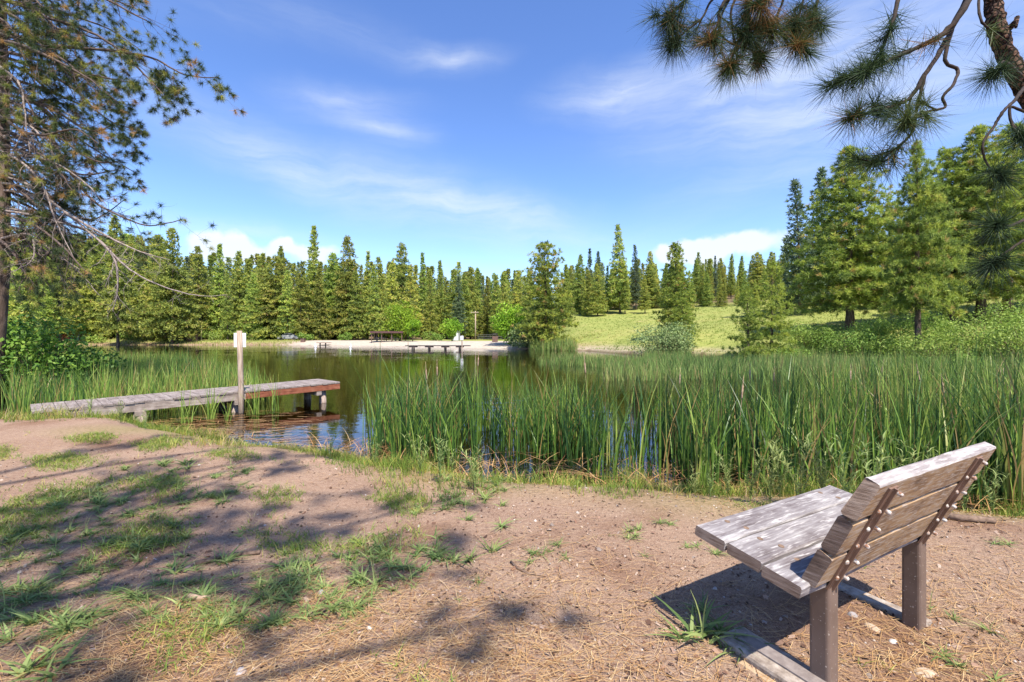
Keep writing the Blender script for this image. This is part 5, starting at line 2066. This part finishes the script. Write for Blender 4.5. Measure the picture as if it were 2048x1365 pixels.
def dock():
    S1 = G(62, 824, .045)
    E1 = G(680, 764, .15)
    d = Vector((E1.x - S1.x, E1.y - S1.y, 0))
    ln = d.length
    d.normalize()
    yaw = math.atan2(d.y, d.x)
    e = empty('wooden_dock', (S1.x, S1.y, 0), yaw)
    tag(e, 'low weathered plank dock on timber piles running out from the left bank', 'dock')
    wd = 1.22
    sl = (.15 - .045) / ln

    def zz(x):
        return .045 + sl * x
    Mt = Matrix.Rotation(-math.atan(sl), 3, 'Y')
    dk = MB()
    n = int(ln / .148)
    r = random.Random(5)
    for i in range(n):
        x = (i + .5) * ln / n
        dk.box((x, wd / 2 + r.uniform(-.012, .012), zz(x) - .019 + r.uniform(-.002, .002)), ln / n - .007, wd, .038, Mt)
    dk.build('deck', M['deck_wood'], e, bevel=.003)
    half = ln * .60
    f = MB()
    f.box((half / 2 + .15, .035, zz(half / 2 + .15) - .115), half - .3, .05, .15, Mt)
    f.box((half / 2 + .15, wd - .035, zz(half / 2 + .15) - .115), half - .3, .05, .15, Mt)
    f.build('grey_beam', M['grey_beam'], e)
    f = MB()
    c = half + (ln - half) / 2
    f.box((c, .030, zz(c) - .110), ln - half, .055, .135, Mt)
    f.box((c, wd - .030, zz(c) - .110), ln - half, .055, .135, Mt)
    f.box((ln - .03, wd / 2, zz(ln) - .110), .05, wd - .12, .135)
    f.build('red_beam', M['red_beam'], e)
    g = MB()
    for x in (.2, ln * .26, ln * .57, ln * .9):
        g.box((x, wd / 2, zz(x) - .235), .12, wd + .04, .09)
    g.build('cross_beam', M['grey_beam'], e)
    for x, y, rad in ((ln * .265, .08, .105), (ln * .245, wd - .15, .10), (ln * .57, .16, .075), (ln * .57, wd - .15, .085), (ln * .93, .16, .085), (ln * .93, wd - .18, .09), (ln * .10, .18, .10)):
        p = MB()
        p.tube([(x, y, -1.3), (x + .01, y, -.5), (x, y, zz(x) - .19)], [rad * 1.08, rad * 1.04, rad * .95], 12)
        p.build('pile', M['pile_wood'], e, True)


dock()


# ------------------------------------------------------------------ far shore furniture
def far_pier():
    a = G(812, 699.5, WATER_Z)
    e = empty('far_pier', (a.x, a.y, WATER_Z))
    tag(e, 'dark low fishing pier on short posts off the sandy beach across the pond', 'pier')
    ln = 8.0
    m = MB()
    m.box((ln / 2, 0, .47), ln, 1.2, .10)
    m.build('deck', M['dark_metal'], e)
    for x in (.9, 2.9, 4.9, 6.7):
        for y in (-.5, .5):
            p = MB()
            p.tube([(x, y, -.9), (x, y, .42)], .09, 8)
            p.build('post', M['dark_metal'], e)
    m = MB()
    for x in (.9, 2.9, 4.9, 6.7):
        m.box((x, 0, .34), .9, 1.1, .14)
    m.build('cross_beam', M['brown_paint'], e)


def ground_empty(name, px, D, rz=0.0):
    x, y = at(px, D)
    return empty(name, (x, y, tz(x, y)), rz)


def shelter():
    e = ground_empty('picnic_shelter', 778, 83)
    tag(e, 'low picnic shelter with a flat dark red roof behind the beach', 'shelter')
    m = MB()
    m.box((0, 0, 1.72), 5.9, 3.4, .2)
    m.box((0, -1.72, 1.66), 6.0, .05, .34)
    m.build('roof', M['dark_roof'], e)
    for x in (-2.7, -.9, .9, 2.7):
        for y in (-1.5, 1.5):
            p = MB()
            p.box((x, y, .75), .13, .13, 1.7)
            p.build('post', M['brown_paint'], e)
    for i, (x, lab) in enumerate(((-1.5, 'grey picnic table under the left half of the shelter roof'), (1.2, 'grey picnic table under the right half of the shelter roof'))):
        t = empty('picnic_table', (e.location.x + x, e.location.y, e.location.z))
        tag(t, lab, 'table', 'picnic tables under the shelter')
        q = MB()
        q.box((0, 0, .74), 1.8, .75, .05)
        q.build('table_top', M['grey_metal'], t)
        for y in (-.65, .65):
            b = MB()
            b.box((0, y, .44), 1.8, .25, .05)
            b.build('bench_seat', M['grey_metal'], t)
        for s in (-.6, .6):
            b = MB()
            b.box((s, 0, .36), .08, 1.4, .05)
            b.box((s, 0, .36), .085, .1, .71)
            b.build('leg', M['dark_metal'], t)


def pole():
    e = ground_empty('utility_pole', 951, 97)
    tag(e, 'tall wooden utility pole with a cross arm in front of the far forest', 'utility pole')
    m = MB()
    m.tube([(0, 0, -.5), (0, 0, 6.1)], [.15, .11], 10)
    m.build('pole', M['post_wood'], e, True)
    m = MB()
    m.box((-.15, -.16, 5.8), 1.7, .10, .12)
    m.build('cross_arm', M['post_wood'], e)
    m = MB()
    for x in (-.85, -.3, .5):
        m.tube([(x, -.16, 5.86), (x, -.16, 6.02)], .05, 8)
    m.build('insulators', M['grey_metal'], e)


def bin_():
    e = ground_empty('litter_bin', 990, 70)
    tag(e, 'dark litter bin with a raised lid at the right end of the beach', 'litter bin')
    m = MB()
    m.box((0, 0, .45), .85, .8, .9)
    m.build('bin_body', M['brown_paint'], e, bevel=.03)
    m = MB()
    for sx in (-.36, .36):
        for sy in (-.34, .34):
            m.box((sx, sy, 1.05), .06, .06, .32)
    m.build('lid_posts', M['dark_metal'], e)
    m = MB()
    m.box((0, 0, 1.24), .95, .9, .07)
    m.box((0, 0, 1.31), .6, .55, .07)
    m.build('lid', M['dark_metal'], e)


def small_things():
    # white sign on a post by the far pier
    g = G(924, 700.5, WATER_Z)
    e = empty('beach_sign', (g.x, g.y, WATER_Z))
    tag(e, 'pale post with a small white sign standing beside the far pier', 'sign post')
    m = MB()
    m.tube([(0, 0, -.8), (0, 0, 1.75)], .07, 8)
    m.build('post', M['post_wood'], e)
    m = MB()
    m.box((0, -.09, 1.45), .36, .02, .5)
    m.build('sign_panel', M['sign_white'], e)
    # buoys
    for px, py, lab in ((701, 696, 'white float on the water nearest the beach'), (631, 695, 'white float on the water farther left, off the grassy bank')):
        g = G(px, py, WATER_Z)
        e = empty('buoy', (g.x, g.y, WATER_Z))
        tag(e, lab, 'buoy', 'white floats on the pond')
        m = MB()
        m.tube([(0, 0, -.15), (0, 0, .05), (0, 0, .2), (0, 0, .33)], [.10, .16, .16, .07], 12)
        m.build('float', M['white_paint'], e, True)
        m = MB()
        m.tube([(0, 0, .31), (0, 0, .42), (0, 0, .52), (0, 0, .57)], [.05, .11, .11, .03], 12)
        m.build('knob', M['white_paint'], e, True)
    # brown cabinet and yellow post on the far left bank
    e = ground_empty('utility_cabinet', 385, 91)
    tag(e, 'small brown cabinet with an overhanging top on the far left bank', 'cabinet')
    m = MB()
    m.box((0, 0, .62), 1.5, 1.2, 1.3)
    m.build('cabinet_body', M['brown_paint'], e)
    m = MB()
    m.box((0, 0, 1.34), 1.95, 1.5, .16)
    m.build('cabinet_top', M['brown_paint'], e)
    e = ground_empty('marker_post', 403, 92)
    tag(e, 'thin yellowish post right of the brown cabinet', 'post')
    m = MB()
    m.tube([(0, 0, -.3), (0, 0, 3.1)], .07, 8)
    m.build('post_body', M['yellow_post'], e)
    m = MB()
    m.box((0, 0, 3.12), .2, .2, .06)
    m.build('post_cap', M['yellow_post'], e)
    # bench shaped box on the bank
    e = ground_empty('bank_box', 606, 89)
    tag(e, 'small brown box on the far bank left of the beach', 'box')
    m = MB()
    m.box((0, 0, .3), .75, .6, .65)
    m.box((0, 0, .66), .85, .7, .06)
    m.build('box_body', M['brown_paint'], e)
    # short landing at the left end of the beach
    g = G(648, 691, WATER_Z)
    e = empty('small_landing', (g.x, g.y, WATER_Z))
    tag(e, 'short dark landing at the left end of the sandy beach', 'landing')
    m = MB()
    m.box((0, 0, .45), 2.2, 1.5, .09)
    m.build('deck', M['brown_paint'], e)
    for x in (-.5, .5):
        m = MB()
        m.tube([(x, -.5, -.6), (x, -.5, .42)], .12, 8)
        m.build('post', M['dark_metal'], e)
    # pale hut behind the lawn tree
    e = ground_empty('pale_hut', 913, 87)
    tag(e, 'pale grey portable hut behind the rounded lawn tree', 'hut')
    m = MB()
    m.box((0, 0, .95), 1.25, 1.2, 1.9)
    m.build('hut_wall', M['grey_metal'], e)
    m = MB()
    m.box((0, 0, 1.96), 1.4, 1.35, .14)
    m.build('roof', M['grey_metal'], e)
    m = MB()
    m.box((0, -.62, .85), .7, .04, 1.6)
    m.build('door', M['white_paint'], e)
    # wire fence right of the pole
    x0, y0 = at(955, 95)
    e = empty('wire_fence', (x0, y0, tz(x0, y0)))
    tag(e, 'low wire fence running along the back of the lawn', 'fence')
    for i in range(6):
        m = MB()
        m.tube([(i * 1.3, 0, -.2), (i * 1.3, 0, 1.1)], .05, 6)
        m.build('fence_post', M['dark_metal'], e)
    m = MB()
    for z in (.35, .7, 1.05):
        m.tube([(0, 0, z), (6.5, 0, z)], .018, 5)
    m.build('wires', M['grey_metal'], e)
    # house glimpsed through the trees at the left
    x, y = at(128, 101)
    e = empty('house', (x, y, tz(x, y)), .25)
    tag(e, 'white walled house with a red base glimpsed through the bushes at the left', 'house')
    m = MB()
    m.box((0, 0, 2.6), 4.2, 4, 1.7)
    m.build('wall', M['white_paint'], e)
    m = MB()
    m.box((0, 0, .85), 4.25, 4.05, 1.75)
    m.build('base_wall', M['red_paint'], e)
    m = MB()
    for s in (-1, 1):
        m.box((0, s * 1.15, 3.95), 4.9, 2.75, .12, Matrix.Rotation(-s * .5, 3, 'X'))
    m.build('roof', M['grey_metal'], e)
    w = MB()
    w.box((.6, -2.03, 2.6), 1.0, .08, .9)
    wo = w.build('window', M['white_paint'], e)
    w = MB()
    w.box((.6, -2.08, 2.6), .85, .02, .75)
    w.build('pane', M['glass_dark'], wo)


def car(px, D, lab, paint, rz=0.0):
    e = ground_empty('parked_car', px, D, rz)
    tag(e, lab, 'car')
    prof = [(-2.1, .35), (-2.1, .8), (-1.9, .92), (-1.35, .98), (-.75, 1.42), (.75, 1.45), (1.35, 1.0), (1.95, .88), (2.1, .7), (2.1, .35)]
    m = MB()
    for s in (-1, 1):
        for x, z in prof:
            m.v.append(Vector((x, s * (.85 if z < 1.1 else .7), z)))
    n = len(prof)
    m.f.append(list(range(n)))
    m.f.append(list(range(2 * n - 1, n - 1, -1)))
    for i in range(n):
        j = (i + 1) % n
        m.f.append([i, n + i, n + j, j])
    m.m = [0] * len(m.f)
    m.build('body', M[paint], e, bevel=.04)
    for sx in (-1.3, 1.3):
        for sy in (-.8, .8):
            w = MB()
            w.tube([(sx, sy - .1, .33), (sx, sy + .1, .33)], .33, 14)
            w.build('wheel', M['dark_metal'], e)
    for s in (-1, 1):
        g = MB()
        g.box((0, s * .79, 1.2), 1.7, .06, .32)
        g.build('window', M['glass_dark'], e)


far_pier()
shelter()
pole()
bin_()
small_things()
car(182, 100, 'white car parked under the trees on the far left bank', 'white_paint', .2)
car(1783, 58, 'pale car glimpsed under the pines at the top of the meadow', 'white_paint', .4)
car(578, 97, 'light grey car parked at the foot of the far forest', 'grey_metal', .1)
